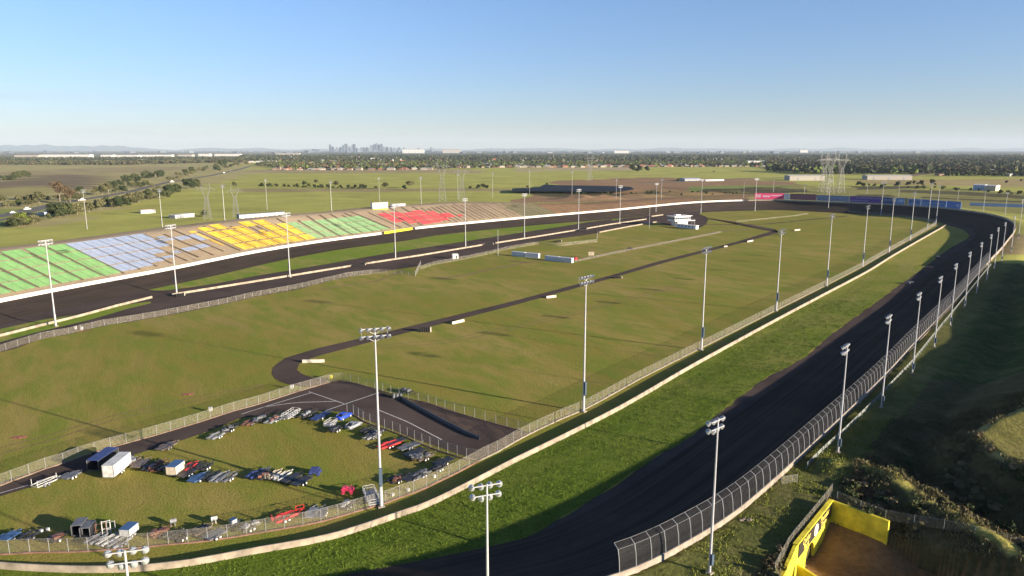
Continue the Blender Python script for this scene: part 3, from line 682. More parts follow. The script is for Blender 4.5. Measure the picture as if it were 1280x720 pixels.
def short_mast(h=22,full=True):
    r=thing('floodlight_mast','','light mast')
    b=MB(); b.tube((0,0,-.5),(0,0,h*.5),.2,.16,10); b.tube((0,0,h*.5),(0,0,h),.16,.1,10); b.build('pole',POLEM,r)
    b=MB(); b.box((0,0,.05),(.8,.8,.4)); b.build('footing',CONC,r)
    b=MB(); b.box((.0,.3,2.2),(.5,.3,1.6)); b.build('control_box',DARKB,r)
    for z,wd,n in ((h-.15,3.1,4),(h-1.25,2.9,4)):
        b=MB(); b.box((0,0,z),(wd,.1,.1)); b.build('cross_arm',POLEM,r)
        if full:
            for k in range(n): inst(RL,'floodlight',r,((k-(n-1)/2)*wd/(n-1),-.35-(k%2)*.1,z-.22-(.25 if (z<h-1 and k in (1,2)) else 0)))
        else:
            b=MB(); b.mat(LAMPM)
            for k in range(n): x=(k-(n-1)/2)*wd/(n-1); b.lathe((x,.1,z-.2),(0,-.8,-.6),[(0,.12),(.3,.3),(.5,.38)],7)
            b.build('floodlight',None,r)
    return r
protos={}
def place_mast(kind,base,top,hb,face,label,group):
    """base pixel, ground height there, direction lamps face"""
    x,y=W(base[0],base[1],hb)
    # height from the photograph: where the vertical line through the foot meets the top pixel row
    c,s=math.cos(PT),math.sin(PT); k=(360-top[1])/FP
    hh=CH+y*( -s+c*k)/(c+s*k)-hb
    full=True
    key=(kind,full); base_h={'tall':31.5,'short':22.0}[kind]
    if key not in protos:
        protos[key]=tall_mast(full=full) if kind=='tall' else short_mast(full=full); o=protos[key]
        o['label']=label; o['group']=group
    else: o=dup(protos[key],(0,0,0),0,label,group)
    o.location=(x,y,hb); o.rotation_euler=(0,0,math.atan2(face[1],face[0])+math.pi/2)
    sc_=hh/base_h; o.scale=(1,1,sc_)
    for ch in o.children:
        if ch.name.startswith(('floodlight','cross_arm','service')): pass
    return o
TALL=[((476.7,634),(464,410),'tall floodlight mast at the near corner of the trailer compound, two racks of lamps',(.35,-1)),
((729.3,515),(732,345),'tall floodlight mast nearest the gravel wedge, beside the long inner fence',(.75,-.66)),
((876.6,438),(883,309),'second tall floodlight mast along the inner fence from the gravel wedge',(.75,-.66)),
((970,389),(976,287),'third tall floodlight mast along the inner fence from the gravel wedge',(.75,-.66)),
((1033,358),(1039,268),'fourth tall floodlight mast along the inner fence from the gravel wedge',(.75,-.66)),
((1078,333.5),(1084,257),'fifth tall floodlight mast along the inner fence from the gravel wedge',(.75,-.66)),
((1111,316),(1117,248),'sixth tall floodlight mast along the inner fence from the gravel wedge',(.75,-.66)),
((1137.5,301),(1143,240),'seventh tall floodlight mast along the inner fence from the gravel wedge',(.75,-.66)),
((1159,286.5),(1164,229),'eighth tall floodlight mast along the inner fence, last but one before the far turn',(.75,-.66)),
((1169.5,281),(1173,231),'last tall floodlight mast of the inner fence, at the tip of the wall',(.75,-.3)),
((1101,269),(1104,227),'tall floodlight mast inside the far turn in front of the blue billboards',(.2,1)),
((1035,264.5),(1036,225),'tall floodlight mast inside the far turn in front of the grey-blue billboard',(0,1)),
((943.6,264),(945.5,223),'tall mast inside the far turn before the left end of the pink billboard',(-.3,1)),
((876,266),(877.5,224),'tall floodlight mast just right of the white control tower',(-.5,.8)),
((819.7,267.5),(821,229),'tall floodlight mast just left of the white control tower, close to the track',(-.6,.8)),
((70,408),(56,300),'tall floodlight mast in front of the green seats, beside the cream wall',(-.93,.37)),
((221,367.5),(212.5,281),'tall floodlight mast in front of the blue seats at the pit lane gap',(-.9,.42)),
((362.5,346.5),(357,266),'tall floodlight mast at the cream pit wall in front of the yellow seats',(-.87,.5)),
((494.5,324.5),(492,256),'tall floodlight mast at the cream pit wall just left of the red seats',(-.85,.53)),
((582,310),(580.5,248),'tall floodlight mast at the cream pit wall right of the red seats',(-.8,.6)),
((655.5,298),(655,242),'tall floodlight mast on the pit wall above the white containers',(-.7,.7)),
((723,288),(723,236.5),'tall floodlight mast at the pit wall left of the small white sign',(-.7,.7)),
((774.5,280),(774.5,232),'tall floodlight mast at the pit wall halfway from the containers to the control tower',(-.65,.75))]
for bpx,tpx,lab,f in TALL: place_mast('tall',bpx,tpx,0.0,f,lab,'tall floodlight masts round the infield')
# short plain masts by the pits
def thin_pole(px,top,label,r=.09,name='pole',group='thin plain poles in the infield'):
    x,y=W(px[0],px[1],0); c,s=math.cos(PT),math.sin(PT); k=(360-top[1])/FP; hh=CH+y*(-s+c*k)/(c+s*k)
    b=MB(); b.tube((0,0,0),(0,0,hh),r*1.3,r,8); b.lathe((0,0,0),(0,0,1),[(0,r*2.5),(.25,r*2.2)],8); b.box((0,0,hh),(r*4,r*4,.12)); o=b.build(name,POLEM); o.location=(x,y,0); tag(o,label,'pole',group)
thin_pole((622.5,319),(621,288),'thin bare pole at the left end of the white containers')
thin_pole((811.5,285.5),(811,259),'thin bare pole in front of the pit wall left of the control tower')
def outer(px,tx,h,label,face): return place_mast('short',px,tx,h,face,label,'floodlight masts outside the near straight')
OUT=[((886.8,717),(905,524),'floodlight mast beside the near catch fence, closest to the yellow tunnel wall'),
((1047.3,566),(1057,431),'second floodlight mast up the near straight from the yellow tunnel'),
((1101.5,510),(1110.5,394),'third floodlight mast up the near straight from the yellow tunnel'),
((1140,467.5),(1147.8,366),'fourth floodlight mast up the near straight from the yellow tunnel'),
((1167.5,434),(1175.3,345.5),'fifth floodlight mast up the near straight from the yellow tunnel'),
((1187.5,407),(1195.3,329.5),'sixth floodlight mast up the near straight from the yellow tunnel'),
((1205.5,384.5),(1212.6,315),'seventh floodlight mast up the near straight from the yellow tunnel'),
((1220.5,366.5),(1227,303),'eighth floodlight mast up the near straight from the yellow tunnel'),
((1233,350.5),(1239.2,293),'ninth floodlight mast up the near straight from the yellow tunnel'),
((1242.5,336),(1247.6,284.5),'tenth floodlight mast up the near straight from the yellow tunnel'),
((1251.5,327),(1257,278),'eleventh floodlight mast, where the near straight bends into the far turn'),
((1263.5,315),(1268.5,270),'twelfth floodlight mast, on lit ground outside the bend of the far turn')]
for (b_,t_,lab) in OUT:
    h=5.0
    for _ in range(3): x,y=W(b_[0],b_[1],h); h=hat(x,y)
    i,_d=near_s(x,y); outer(b_,t_,h,lab,tuple(-ON[i]))
def mast_world(kind,x,y,hb,top_px,lab,face,grp):
    # top_px: picture row of the lamps
    c,s=math.cos(PT),math.sin(PT); k=(360-top_px)/FP; hh=CH+y*(-s+c*k)/(c+s*k)-hb
    o=dup(protos[(kind,True)],(x,y,hb),math.atan2(face[1],face[0])+math.pi/2,lab,grp); o.scale=(1,1,hh/22.0); return o
x,y=W(608.5,606,28); i,_d=near_s(x,y); mast_world('short',x,y,hat(x,y),605,'floodlight mast rising from below the bottom edge, eight round lamps over the lush verge',tuple(-ON[i]),'floodlight masts outside the near straight')
x,y=W(156,690,27.5); i,_d=near_s(x,y); mast_world('short',x,y,hat(x,y),688,'floodlight mast with only its round lamps in view at the bottom left corner',tuple(-ON[i]),'floodlight masts outside the near straight')
# masts behind the seating and round the far turn
FARO=[((109,286.5),(108,237),16.5,'floodlight mast behind the long white hoarding above the green seats'),
((203,283.5),(198.5,236),16.5,'floodlight mast on the crest above the blue seats'),
((281,275.5),(277,231),16.5,'floodlight mast on the crest left of the yellow seats, between the lattice pylons'),
((334,262),(331,224),16.5,'floodlight mast on the crest behind the yellow seats'),
((414.5,264),(413,226),16.5,'floodlight mast on the crest behind the pale green seats'),
((474.5,252),(474,222),16.5,'faint floodlight mast just above the small white commentary box'),
((526.5,255),(525.5,221),16.5,'floodlight mast on the crest behind the red seats'),
((572.5,249),(572,217),16.5,'floodlight mast on the crest beside the second tall pylon of the middle pair'),
((615.8,247),(616,215.5),16.5,'floodlight mast on the bare crest right of the middle pylons'),
((662,243),(664,213.5),14,'floodlight mast behind the brown bank, left of the shaded pit sheet'),
((715,243),(715.5,214),10,'floodlight mast in front of the shaded pit sheet'),
((770,250),(770,223.5),9,'floodlight mast at the right end of the shaded pit sheet'),
((826.5,249.5),(826.5,223.5),8,'floodlight mast on the rough brown bank above the control tower'),
((929.4,247),(929.6,228),8,'floodlight mast just left of the pink billboard'),
((966.5,240.5),(966.5,222),8,'floodlight mast behind the middle of the pink billboard'),
((1005,246),(1005,231),8,'floodlight mast behind the brown mesh end of the pink billboard'),
((1083.5,243),(1083.5,228),8,'floodlight mast behind the purple billboard'),
((1123,246),(1124.5,225.5),7,'floodlight mast behind the dark blue billboard'),
((1197,251),(1198,236),7,'floodlight mast behind the right end of the blue billboards'),
((1229,264),(1231,239),7,'floodlight mast left of centre of the long low blue hoarding'),
((1256,269),(1259,240),7,'floodlight mast in front of the long low blue hoarding'),
((1272.5,299),(1276,249),5,'floodlight mast at the right edge of the photo outside the far turn')]
for b_,t_,h,lab in FARO:
    for _ in range(4): x,y=W(b_[0],b_[1],h); h=max(hat(x,y),0)
    i,_d=near_s(x,y); place_mast('short',b_,t_,h,tuple(-ON[i]),lab,'floodlight masts outside the seating bank and far turn')
# ------------------------------------------------------------------ SEATING BANK
def bank_h(d,i): 
    hw=OC[i,2]; return hw+(16.5-hw)*max(0,min((d-1.5)/45.5,1))
SL=(16.5-2.5)/45.5
def solve_bank(px,py):
    h=8.0
    for _ in range(40):
        x,y=W(px,py,h); i,d=near_s(x,y); h=.5*h+.5*bank_h(d,i)
    return i,d
def seatmat(name,c): return solid(name,c,.55,var=.16,scale=.35,spec=.3,streak=(1,.4,1))
SM={'green':seatmat('green_seat',(.14,.38,.13)),'blue':seatmat('blue_seat',(.24,.33,.52)),'yellow':seatmat('yellow_seat',(.75,.5,.04)),'mint':seatmat('pale_green_seat',(.21,.4,.19)),'red':seatmat('red_seat',(.72,.045,.075))}
SDK=solid('seat_deck',(.3,.24,.18),.9)
def wpt(f):
    k=int(math.floor(f)); t=f-k; a=OC[k%NO]*(1-t)+OC[(k+1)%NO]*t; n=ON[k%NO]*(1-t)+ON[(k+1)%NO]*t; return a,n/np.linalg.norm(n)
def seat_block(f,d0,d1,wid,mat,label,group):
    """terrace of plank benches stepping up the bank; origin at its lower edge"""
    i=int(round(f))%NO; P_,N_=wpt(f)
    L=(d1-d0); hz=bank_h(d0,i); rise=(bank_h(d1,i)-hz)/L
    root=thing('seating_block',label,'seating',(P_[0]+N_[0]*d0,P_[1]+N_[1]*d0,hz),math.atan2(N_[1],N_[0])-math.pi/2,group)
    # local frame: +Y outward/up the bank, X along the wall
    n=max(2,int(L/.85)); b=MB(); b.mat(mat)
    for k in range(n):
        y=(k+.5)*L/n; z=.28+y*rise; dx=(vn(i,k)-.5)*.25
        b.box((dx*.3,y,z+.16),(wid,.52,.07)); b.box((0,y+.3,z+.08),(wid,.06,.3))
    b.build('bench_rows',None,root)
    b=MB(); b.mat(SDK)
    for s in (-1,0,1):
        x=s*(wid/2-.2); b.add([(x-.06,0,.0),(x+.06,0,.0),(x+.06,L,L*rise),(x-.06,L,L*rise),(x-.06,0,.36),(x+.06,0,.36),(x+.06,L,L*rise+.36),(x-.06,L,L*rise+.36)],[(0,1,5,4),(1,2,6,5),(2,3,7,6),(3,0,4,7),(4,5,6,7)])
    b.build('bearer',None,root)
def vn(a,b): return float(vnoise(np.array([a*7.7]),np.array([b*3.3]),1.3,9)[0])
ds=s_arr[1]; sgn=1 if fwd else -1
PITCH=10.4
def ii(i0,c): return i0+sgn*c*PITCH/ds
ROWS=[(36.4,45.6),(26.3,35.5),(16.2,25.4),(6.5,15.3)]   # top row first
RN=['top row','second row down','third row down','lowest row']
PLACES={'green':'bright green','blue':'pale blue','yellow':'yellow','mint':'pale green','red':'red'}
def section(col,edge_px,cells,group,full_label):
    i0,_=solve_bank(*edge_px)
    for r,c,fx,fd,*wz in cells:
        d0,d1=ROWS[r]; L=d1-d0; a0,a1=fd; dd0=d0+L*a0; dd1=d0+L*a1
        w=(PITCH-1.0)*fx; i=ii(i0,c+.5+ (0 if not wz else wz[0]))
        lab=f'{PLACES[col]} seating block, {RN[r]}, {ORD[c] if c>=0 else ORD[-c-1]} {"right" if c>=0 else "left"} of {full_label}'
        seat_block(i,dd0,dd1,w,SM[col],lab,group)
F=(0,1)
cells=[(r,-c-1,1,F) for c in range(0,13) for r in range(4)]
section('green',(145,338.5),cells,'green seating blocks','the blue edge')
B_=[(0,c,1,F) for c in range(5)]+[(1,c,1,F) for c in range(5)]+[(1,5,1,(.65,1)),(1,6,1,(.45,1)),(1,7,1,F)]+[(2,c,1,F) for c in range(3)]+[(2,3,1,(.4,1)),(2,4,.6,(0,.35)),(2,5,1,(.0,.5)),(2,6,.9,(.1,.6))]+[(3,0,1,(.1,1)),(3,1,1,(.2,1)),(3,2,1,(.5,1)),(3,3,.8,(.7,1)),(0,5,.6,(0,.3))]
section('blue',(145,338.5),B_,'blue seating blocks','the green edge')
Y_=[(3,c,1,(0,.95)) for c in range(6)]+[(2,c,1,F) for c in range(6)]+[(1,0,1,F),(1,1,1,F),(1,2,1,F),(1,4,1,F),(1,5,1,F)]+[(0,2,1,(0,.25)),(0,3,1,(0,.9)),(0,4,1,(0,.9)),(1,3,.5,(0,.3))]
section('yellow',(312,306.5),[(r,c-1,fx,fd) for r,c,fx,fd in Y_ if c>0]+[(r,-1,fx,fd) for r,c,fx,fd in Y_ if c==0]+[(1,-2,.4,F),(0,0,.9,(.1,1)),(0,-1,.9,(.1,.75)),(0,-2,.55,(.1,.4)),(2,-2,.22,F)],'yellow seating blocks','the lower left yellow corner')
M_=[(r,c,1,F if r<3 else (.05,1)) for c in range(7) for r in (1,2,3)]
section('mint',(389,297.5),M_,'pale green seating blocks','the yellow edge')
R_=[(1,0,1,F),(1,1,1,F),(1,2,1,(0,.7)),(1,3,1,F),(1,4,.9,(0,.6)),(2,0,1,F),(2,1,1,F),(2,2,1,F),(2,3,1,F),(2,4,1,F),(2,5,1,F),(3,1,1,(.55,1)),(3,2,1,(.1,1)),(3,3,1,(.2,1)),(3,4,1,(.5,1)),(2,6,.5,(0,.4))]
section('red',(499,281.5),R_,'red seating blocks','the left red end')
# worn dirt aisles and bare bench footings running up the bank
b=MB(); rga=random.Random(3)
fA,_=solve_bank(145,338.5)
for c in range(-14,58):
    for sub_ in ((0,) if c<26 and not(8<c<13) else (0,.5)):
        P_,N_=wpt(fA+sgn*(c+sub_)*PITCH/ds); P_=P_[:2]; T_=np.array((-N_[1],N_[0])); w_=1.1 if sub_==0 and c<26 else rga.uniform(.5,1.2)
        d0,d1=rga.uniform(5,9),rga.uniform(38,46); m_=6; vs=[]
        for k in range(m_+1):
            d=d0+(d1-d0)*k/m_; h=bank_h(d,int(round(fA+sgn*c*PITCH/ds))%NO)+.38; j_=rga.uniform(-.25,.25)*(0 if c<26 else 1)
            for s_ in (-1,1): q=P_+N_*d+T_*(s_*w_/2+j_); vs.append((q[0],q[1],h))
        b.add(vs,[(2*k,2*k+1,2*k+3,2*k+2) for k in range(m_)])
o=b.build('dirt_path',solid('dark_dirt',(.17,.12,.08),.95,var=.3)); o['kind']='structure'
# ------------------------------------------------------------------ generic small buildings
def px_frame(px0,px1,h):
    a=W(*px0,h); b=W(*px1,h); c=(a+b)/2; L=float(np.linalg.norm(b-a)); return c,L,math.atan2(b[1]-a[1],b[0]-a[0])
RW=solid('weathered_white',(.78,.76,.72),.6,var=.12); RROOF=solid('red_trim',(.45,.12,.1),.7); DGL=solid('dark_window',(.03,.04,.06),.15,spec=.8); SHEDW=solid('shed_white',(.74,.72,.68),.6,var=.1); STUC=solid('pale_blue_wall',(.4,.5,.68),.6,var=.1)
TANR=solid('tan_roof',(.5,.4,.32),.8,var=.2); GREYR=solid('grey_roof',(.35,.36,.38),.7,var=.2)
# long white hoarding on the crest
h=16.5; c,L,rz=px_frame((28,294),(96.5,287),h)
r=thing('hoarding','long white hoarding with red end panels on the crest above the green seats','hoarding',(c[0],c[1],hat(*c)),rz)
b=MB(); b.box((0,0,1.7),(L,.2,2.7)); b.build('panel',RW,r); 
for s in (-1,1): b=MB(); b.box((s*(L/2+.5),.3,1.5),(1.0,1.2,3.0)); b.build('end_panel',RROOF,r)
b=MB(); b.box((0,0,3.12),(L,.24,.12)); b.build('top_trim',RROOF,r)
for k in range(9): b=MB(); b.tube(((k-4)*L/8.2,.35,-.3),((k-4)*L/8.2,.35,3.0),.1,.1,6); b.build('post',STEEL,r)
# white commentary box by the red seats
h=16.5; c,L,rz=px_frame((466,261),(485,260),h)
r=thing('commentary_box','small white commentary box with a red stripe and dark windows above the red seats','hut',(c[0],c[1],hat(*c)),rz)
b=MB(); b.box((0,2,3.0),(L,4,4.6)); b.build('wall',SHEDW,r); b=MB(); b.box((0,2,.35),(L,4.02,1.0)); b.build('base',YELLOW,r)
b=MB(); b.box((0,2,5.5),(L+.8,5,.3)); b.build('roof',TANR,r)
b=MB(); b.box((0,-.03,4.6),(L*.9,.08,.5)); b.build('stripe',RROOF,r)
for k in range(5): b=MB(); b.box(((k-2)*L/5.4,-.03,2.9),(L/7.5,.1,.7)); b.build('window',DGL,r)
c2=W(497,258,16.5); r=thing('shed','low pale metal shed just right of the commentary box','shed',(c2[0],c2[1]+2,hat(*c2)),rz); b=MB(); b.box((0,0,.9),(12,4,1.8)); b.build('wall',GREYR,r); b=MB(); b.box((0,0,1.9),(12.4,4.6,.2)); b.build('roof',SHEDW,r); b=MB(); b.box((-2,-2.02,.9),(1,.05,1.7)); b.build('door',DGL,r)
# row of toilets behind the yellow seats
c,L,rz=px_frame((299,271.5),(356,267.5),16.5)
r=thing('amenities_block','low grey amenities block with white bays behind the yellow seats','building',(c[0],c[1],hat(*c)),rz)
b=MB(); b.box((0,2,1.4),(L,4,2.8)); b.build('wall',GREYR,r); b=MB(); b.box((0,2,2.95),(L+.6,5,.25)); b.build('roof',solid('dark_roof',(.16,.17,.19),.6),r)
for k in range(9): b=MB(); b.box(((k-4)*L/9.5,-.06,1.3),(L/20,.12,2.3)); b.build('door',SHEDW,r)
# sheds in the field behind
for (a,b_,hh,dep,wm,rm,lab) in (((176.5,267),(194.5,266),3.2,5,SHEDW,solid('pink_roof',(.6,.42,.42),.7),'low shed with a pink roof alone in the green field behind the blue seats'),
    ((219,273.5),(243,271),3.0,8,GREYR,SHEDW,'low flat shed with a white end wall behind the blue seats')):
    c,L,rz=px_frame(a,b_,0); r=thing('shed',lab,'shed',(c[0],c[1],0),rz); b=MB(); b.box((0,dep/2,hh/2),(L,dep,hh)); b.build('wall',wm,r); b=MB(); b.box((0,dep/2,hh+.15),(L+.8,dep+1,.3)); b.build('roof',rm,r)
    b=MB(); b.box((L/2-1.6,-.05,hh/2-.2),(2.4,.1,hh-.6)); b.build('door',SHEDW if wm is GREYR else GREYR,r)
# pale slab (water tank lid) on the crest right of the red seats
c=W(626,250.5,14); b=MB(); b.box((0,0,.4),(13,7,.8),M=Matrix.Rotation(.12,3,'X')); o=b.build('metal_sheet',STUC); o.location=(c[0],c[1],hat(*c)); o.rotation_euler=(0,0,.3); tag(o,'pale blue metal sheet lying on the crest right of the bare seating terraces','metal sheet')
# ------------------------------------------------------------------ containers, control tower
CONT=solid('container_white',(.6,.62,.66),.45,var=.1,streak=(3,3,.3)); REDP=solid('red_paint',(.65,.04,.05),.5,var=.15)
def container(px,label,L=6.06,end=None,grp='white shipping containers in a row in the infield'):
    a=W(*px[0]); b_=W(*px[1]); c=(a+b_)/2; rz=math.atan2(b_[1]-a[1],b_[0]-a[0]); L=float(np.linalg.norm(b_-a))
    r=thing('shipping_container',label,'container',(c[0],c[1]+1.2,0),rz,grp)
    b=MB(); n=int(L/.4)
    for k in range(n):  # corrugated sides
        x=-L/2+(k+.5)*L/n; b.box((x,0,1.42),(L/n*.55,2.44,2.4)); b.box((x,0,1.42),(L/n,2.36,2.38))
    b.build('body',CONT,r); b=MB(); b.box((0,0,2.68),(L,2.44,.12)); b.box((0,0,.15),(L,2.4,.2)); 
    for s in (-1,1):
        for t in (-1,1): b.box((s*(L/2-.08),t*1.14,1.4),(.18,.18,2.7))
    b.build('frame',CONT,r)
    for t in (-.58,.58):
        b=MB(); b.box((L/2+.04,t,1.4),(.06,1.1,2.3)); b.tube((L/2+.1,t-.2,.3),(L/2+.1,t-.2,2.5),.03,.03,5); b.build('door',CONT,r)
container([(641,320),(656.5,321.5)],'white container at the left end of the row of four')
container([(657.5,321.8),(674,323)],'white container second from the left, touching the leftmost one')
container([(682.5,325.5),(699,327.2)],'white container third from the left, across the gap')
container([(699.6,327.3),(716,329)],'white container at the right end of the row of four, nearest the camera')
c=W(718.5,325); b=MB(); b.lathe((0,0,0),(0,0,1),[(0,.9),(1.2,1.0),(1.5,.7)],14); b.box((0,0,.2),(2.4,2.4,.3)); o=b.build('water_barrier',REDP); o.location=(c[0]+.5,c[1]+1,0); tag(o,'red drum behind the right end of the white containers','drum')
# small white sign board by the fence
c=W(739,322.5); r=thing('sign_board','small cream sign board on two posts right of the containers','sign',(c[0],c[1],0),.15); b=MB(); b.box((0,0,2.6),(3.4,.12,2.2)); b.build('panel',MATS['cream_concrete'],r)
for s in (-1,1): b=MB(); b.tube((s*1.3,.12,0),(s*1.3,.12,3.6),.07,.07,6); b.build('post',STEEL,r)
# control tower: two storeys, cantilevered glazed top deck
c=W(852,283); x0,y0=c[0],c[1]+8
r=thing('control_tower','white two storey race control tower with dark glazing at the end of the pit lane','building',(x0,y0,0),.5)
b=MB(); b.box((0,0,2),(11,8,4)); b.build('ground_floor',SHEDW,r)
b=MB(); b.box((1.5,0,4.15),(22,11,.35)); b.build('balcony_slab',SHEDW,r)
b=MB(); b.box((0,.5,6.1),(17,8.5,3.6)); b.build('upper_floor',SHEDW,r)
b=MB(); b.box((0,.5,8.15),(19.5,10.5,.35)); b.build('roof',SHEDW,r); b=MB(); b.box((-2,1,8.8),(5,3,1)); b.build('roof_plant',SHEDW,r)
for k in range(7): b=MB(); b.box((-7.2+k*2.4,-3.82,6.3),(2.0,.12,1.6)); b.build('window',DGL,r)
for k in range(3): b=MB(); b.box((-8.55,-2.2+k*2.7,6.3),(.12,2.2,1.6)); b.build('window',DGL,r)
b=MB()
for s in (-9,-3,3,9,12): b.tube((s,-5,0),(s,-5,4),.12,.12,6)
b.build('column',STEEL,r)
b=MB()
for z in (4.8,5.3): b.tube((-9.4,-5.4,z),(12.4,-5.4,z),.04,.04,5)
b.build('railing',STEEL,r)
b=MB()
for k in range(11): b.box((9+k*.32,-6.2,4.0-k*.36),(.34,1.2,.08))
b.build('stair',STEEL,r)
b=MB(); b.box((0,-4.03,1.2),(1.2,.1,2.3)); b.build('door',DGL,r)
# long low white building right of it
c,L,rz=px_frame((848,284.5),(872,287),0)
r=thing('pit_office','long low white portable building just below the control tower','building',(c[0],c[1]+1.6,0),rz)
b=MB(); b.box((0,0,1.55),(L,3.4,2.7)); b.build('wall',solid('portable_white',(.72,.75,.8),.5),r); b=MB(); b.box((0,0,3.0),(L+.5,4,.22)); b.build('roof',SHEDW,r)
for k in range(5): b=MB(); b.box((-L/2+2.2+k*L/5.6,-1.73,1.8),(1.5,.08,.9)); b.build('window',DGL,r)
b=MB(); b.box((0,0,.12),(L,3,.25)); b.build('footing',GREYR,r)
# ------------------------------------------------------------------ BILLBOARDS on the far turn
MK={n:solid('board_'+n,c,.6,var=.14,scale=.5) for n,c in dict(pink=(.72,.07,.2),brown=(.22,.07,.09),grey=(.19,.25,.38),purple=(.13,.05,.3),navy=(.05,.1,.25),blue=(.1,.2,.48),sky=(.16,.28,.52),pale=(.5,.58,.7),white=(.75,.72,.72),gold=(.3,.27,.12)).items()}
def textmesh(s,size,mat,parent,M,name='lettering',ext=.02,align='CENTER',bold=False):
    cu=bpy.data.curves.new('lettering','FONT'); cu.body=s; cu.size=size; cu.extrude=ext; cu.align_x=align; cu.align_y='CENTER'
    cu.offset=.02*size if bold else 0
    o=bpy.data.objects.new('lettering_curve',cu); COL.objects.link(o)
    dg=bpy.context.evaluated_depsgraph_get(); me=bpy.data.meshes.new_from_object(o.evaluated_get(dg)); bpy.data.objects.remove(o)
    me.materials.clear(); me.materials.append(mat)
    ob=bpy.data.objects.new(name,me); COL.objects.link(ob); ob.parent=parent; ob.matrix_local=M; return ob
def board(xa,xb,col,label,h=6.6,z0=1.6,letters=None,lcol='white',back=2.2,tint=None,dz=0):
    """billboard standing just outside the far wall between two picture columns"""
    def at(x):
        best=None
        for k in range(NO):
            px=project(OC[k,0]+ON[k,0]*back,OC[k,1]+ON[k,1]*back,OC[k,2])
            if OC[k,1]>480 and (best is None or abs(px[0]-x)<best[0]): best=(abs(px[0]-x),k)
        k=best[1]; return np.array((OC[k,0]+ON[k,0]*back,OC[k,1]+ON[k,1]*back,OC[k,2]))
    a=at(xa); b_=at(xb); c=(a+b_)/2; L=float(np.linalg.norm((b_-a)[:2])); rz=math.atan2(b_[1]-a[1],b_[0]-a[0])
    r=thing('billboard',label,'billboard',tuple(c),rz,'billboards round the far turn')
    bb=MB(); bb.box((0,0,z0+h/2),(L-.3,.25,h)); bb.build('panel',MK[col],r)
    n=max(2,int(L/7)); bb=MB()
    for k in range(n): x=-L/2+.6+(L-1.2)*k/(n-1); bb.box((x,.3,(z0+h)/2-1),(.2,.25,z0+h+2)); bb.tube((x,.4,z0+h-1),(x,4,-1),.08,.08,5)
    bb.build('support_frame',STEEL,r)
    if letters:
        for (s,x,z,size,cc) in letters:
            textmesh(s,size,MK[cc],r,Matrix.Translation((x*L,-.16,z0+z*h))@Matrix.Rotation(math.pi/2,4,'X'),bold=True)
    return r,L,h,z0
def project(x,y,z):
    c,s=math.cos(PT),math.sin(PT); dz=z-CH; yc=y*c-dz*s; zc=y*s+dz*c; return (640+FP*x/yc,360-FP*zc/yc)
def marks(r,L,h,z0,mat,n,seed,zc=.55,hh=.25,x0=-.45,x1=.45):
    """faded lettering too worn to read: uneven short strokes in a line"""
    rg=random.Random(seed); b=MB(); x=x0*L
    while x<x1*L:
        w=rg.uniform(.5,1.3); b.box((x+w/2,-.15,z0+h*zc+rg.uniform(-.1,.1)),(w*.75,.06,h*hh*rg.uniform(.7,1.05))); x+=w+rg.uniform(.15,.5)
    b.build('lettering',mat,r)
r_,L,h,z0=board(944,981,'pink','bright pink billboard with white lettering, leftmost on the far turn'); marks(r_,L,h,z0,MK['white'],5,1,.55,.5,-.46,-.3); marks(r_,L,h,z0,MK['white'],5,2,.5,.3,-.22,.02); marks(r_,L,h,z0,MK['white'],5,3,.65,.2,.05,.42)
r_,L,h,z0=board(981,987,'white','narrow faded pink and white strip billboard right of the bright pink one',h=6.3)
r_,L,h,z0=board(987.5,1020,'brown','worn brown-red mesh billboard between the pink and grey-blue ones',h=6.4); marks(r_,L,h,z0,solid('faded_pink',(.4,.2,.24),.7),5,4,.6,.35); marks(r_,L,h,z0,MATS['faded_pink'],5,14,.25,.25)
r_,L,h,z0=board(1020.5,1062,'grey','grey-blue plain billboard left of the purple one',h=6.0,z0=1.4); marks(r_,L,h,z0,solid('faded_blue',(.27,.34,.47),.7),5,5,.6,.3)
r_,L,h,z0=board(1062.5,1102,'purple','purple billboard with two pale lines of lettering on the far turn',h=6.2,z0=1.3); marks(r_,L,h,z0,MATS['faded_blue'],5,6,.72,.2,-.3,.46); marks(r_,L,h,z0,MATS['faded_blue'],5,7,.3,.2,-.46,.1)
r_,L,h,z0=board(1102.5,1117,'navy','dark navy billboard just right of the purple one',h=6.2,z0=1.2); marks(r_,L,h,z0,MATS['faded_blue'],3,8,.6,.3)
r_,L,h,z0=board(1117.5,1131,'sky','mid blue billboard with a pale emblem, between the navy and gold ones',h=6.2,z0=1.2); marks(r_,L,h,z0,MK['pale'],3,9,.55,.5,-.2,.3)
r_,L,h,z0=board(1131.5,1135,'gold','very narrow gold-brown billboard strip',h=6.4,z0=1.2)
r_,L,h,z0=board(1135.5,1150,'sky','pale blue billboard with dark blocks of lettering right of the gold strip',h=6.2,z0=1.0); marks(r_,L,h,z0,MK['navy'],3,10,.55,.5)
r_,L,h,z0=board(1150.5,1182,'sky','long pale blue billboard with two lines of dark lettering',h=6.4,z0=.9); marks(r_,L,h,z0,MK['navy'],3,11,.75,.25,-.44,.44); marks(r_,L,h,z0,MK['navy'],3,12,.3,.2,-.2,.4)
r_,L,h,z0=board(1182.5,1202,'blue','strong blue billboard at the right end of the row',h=7,z0=.6); marks(r_,L,h,z0,MK['pale'],3,13,.5,.4,.2,.34)
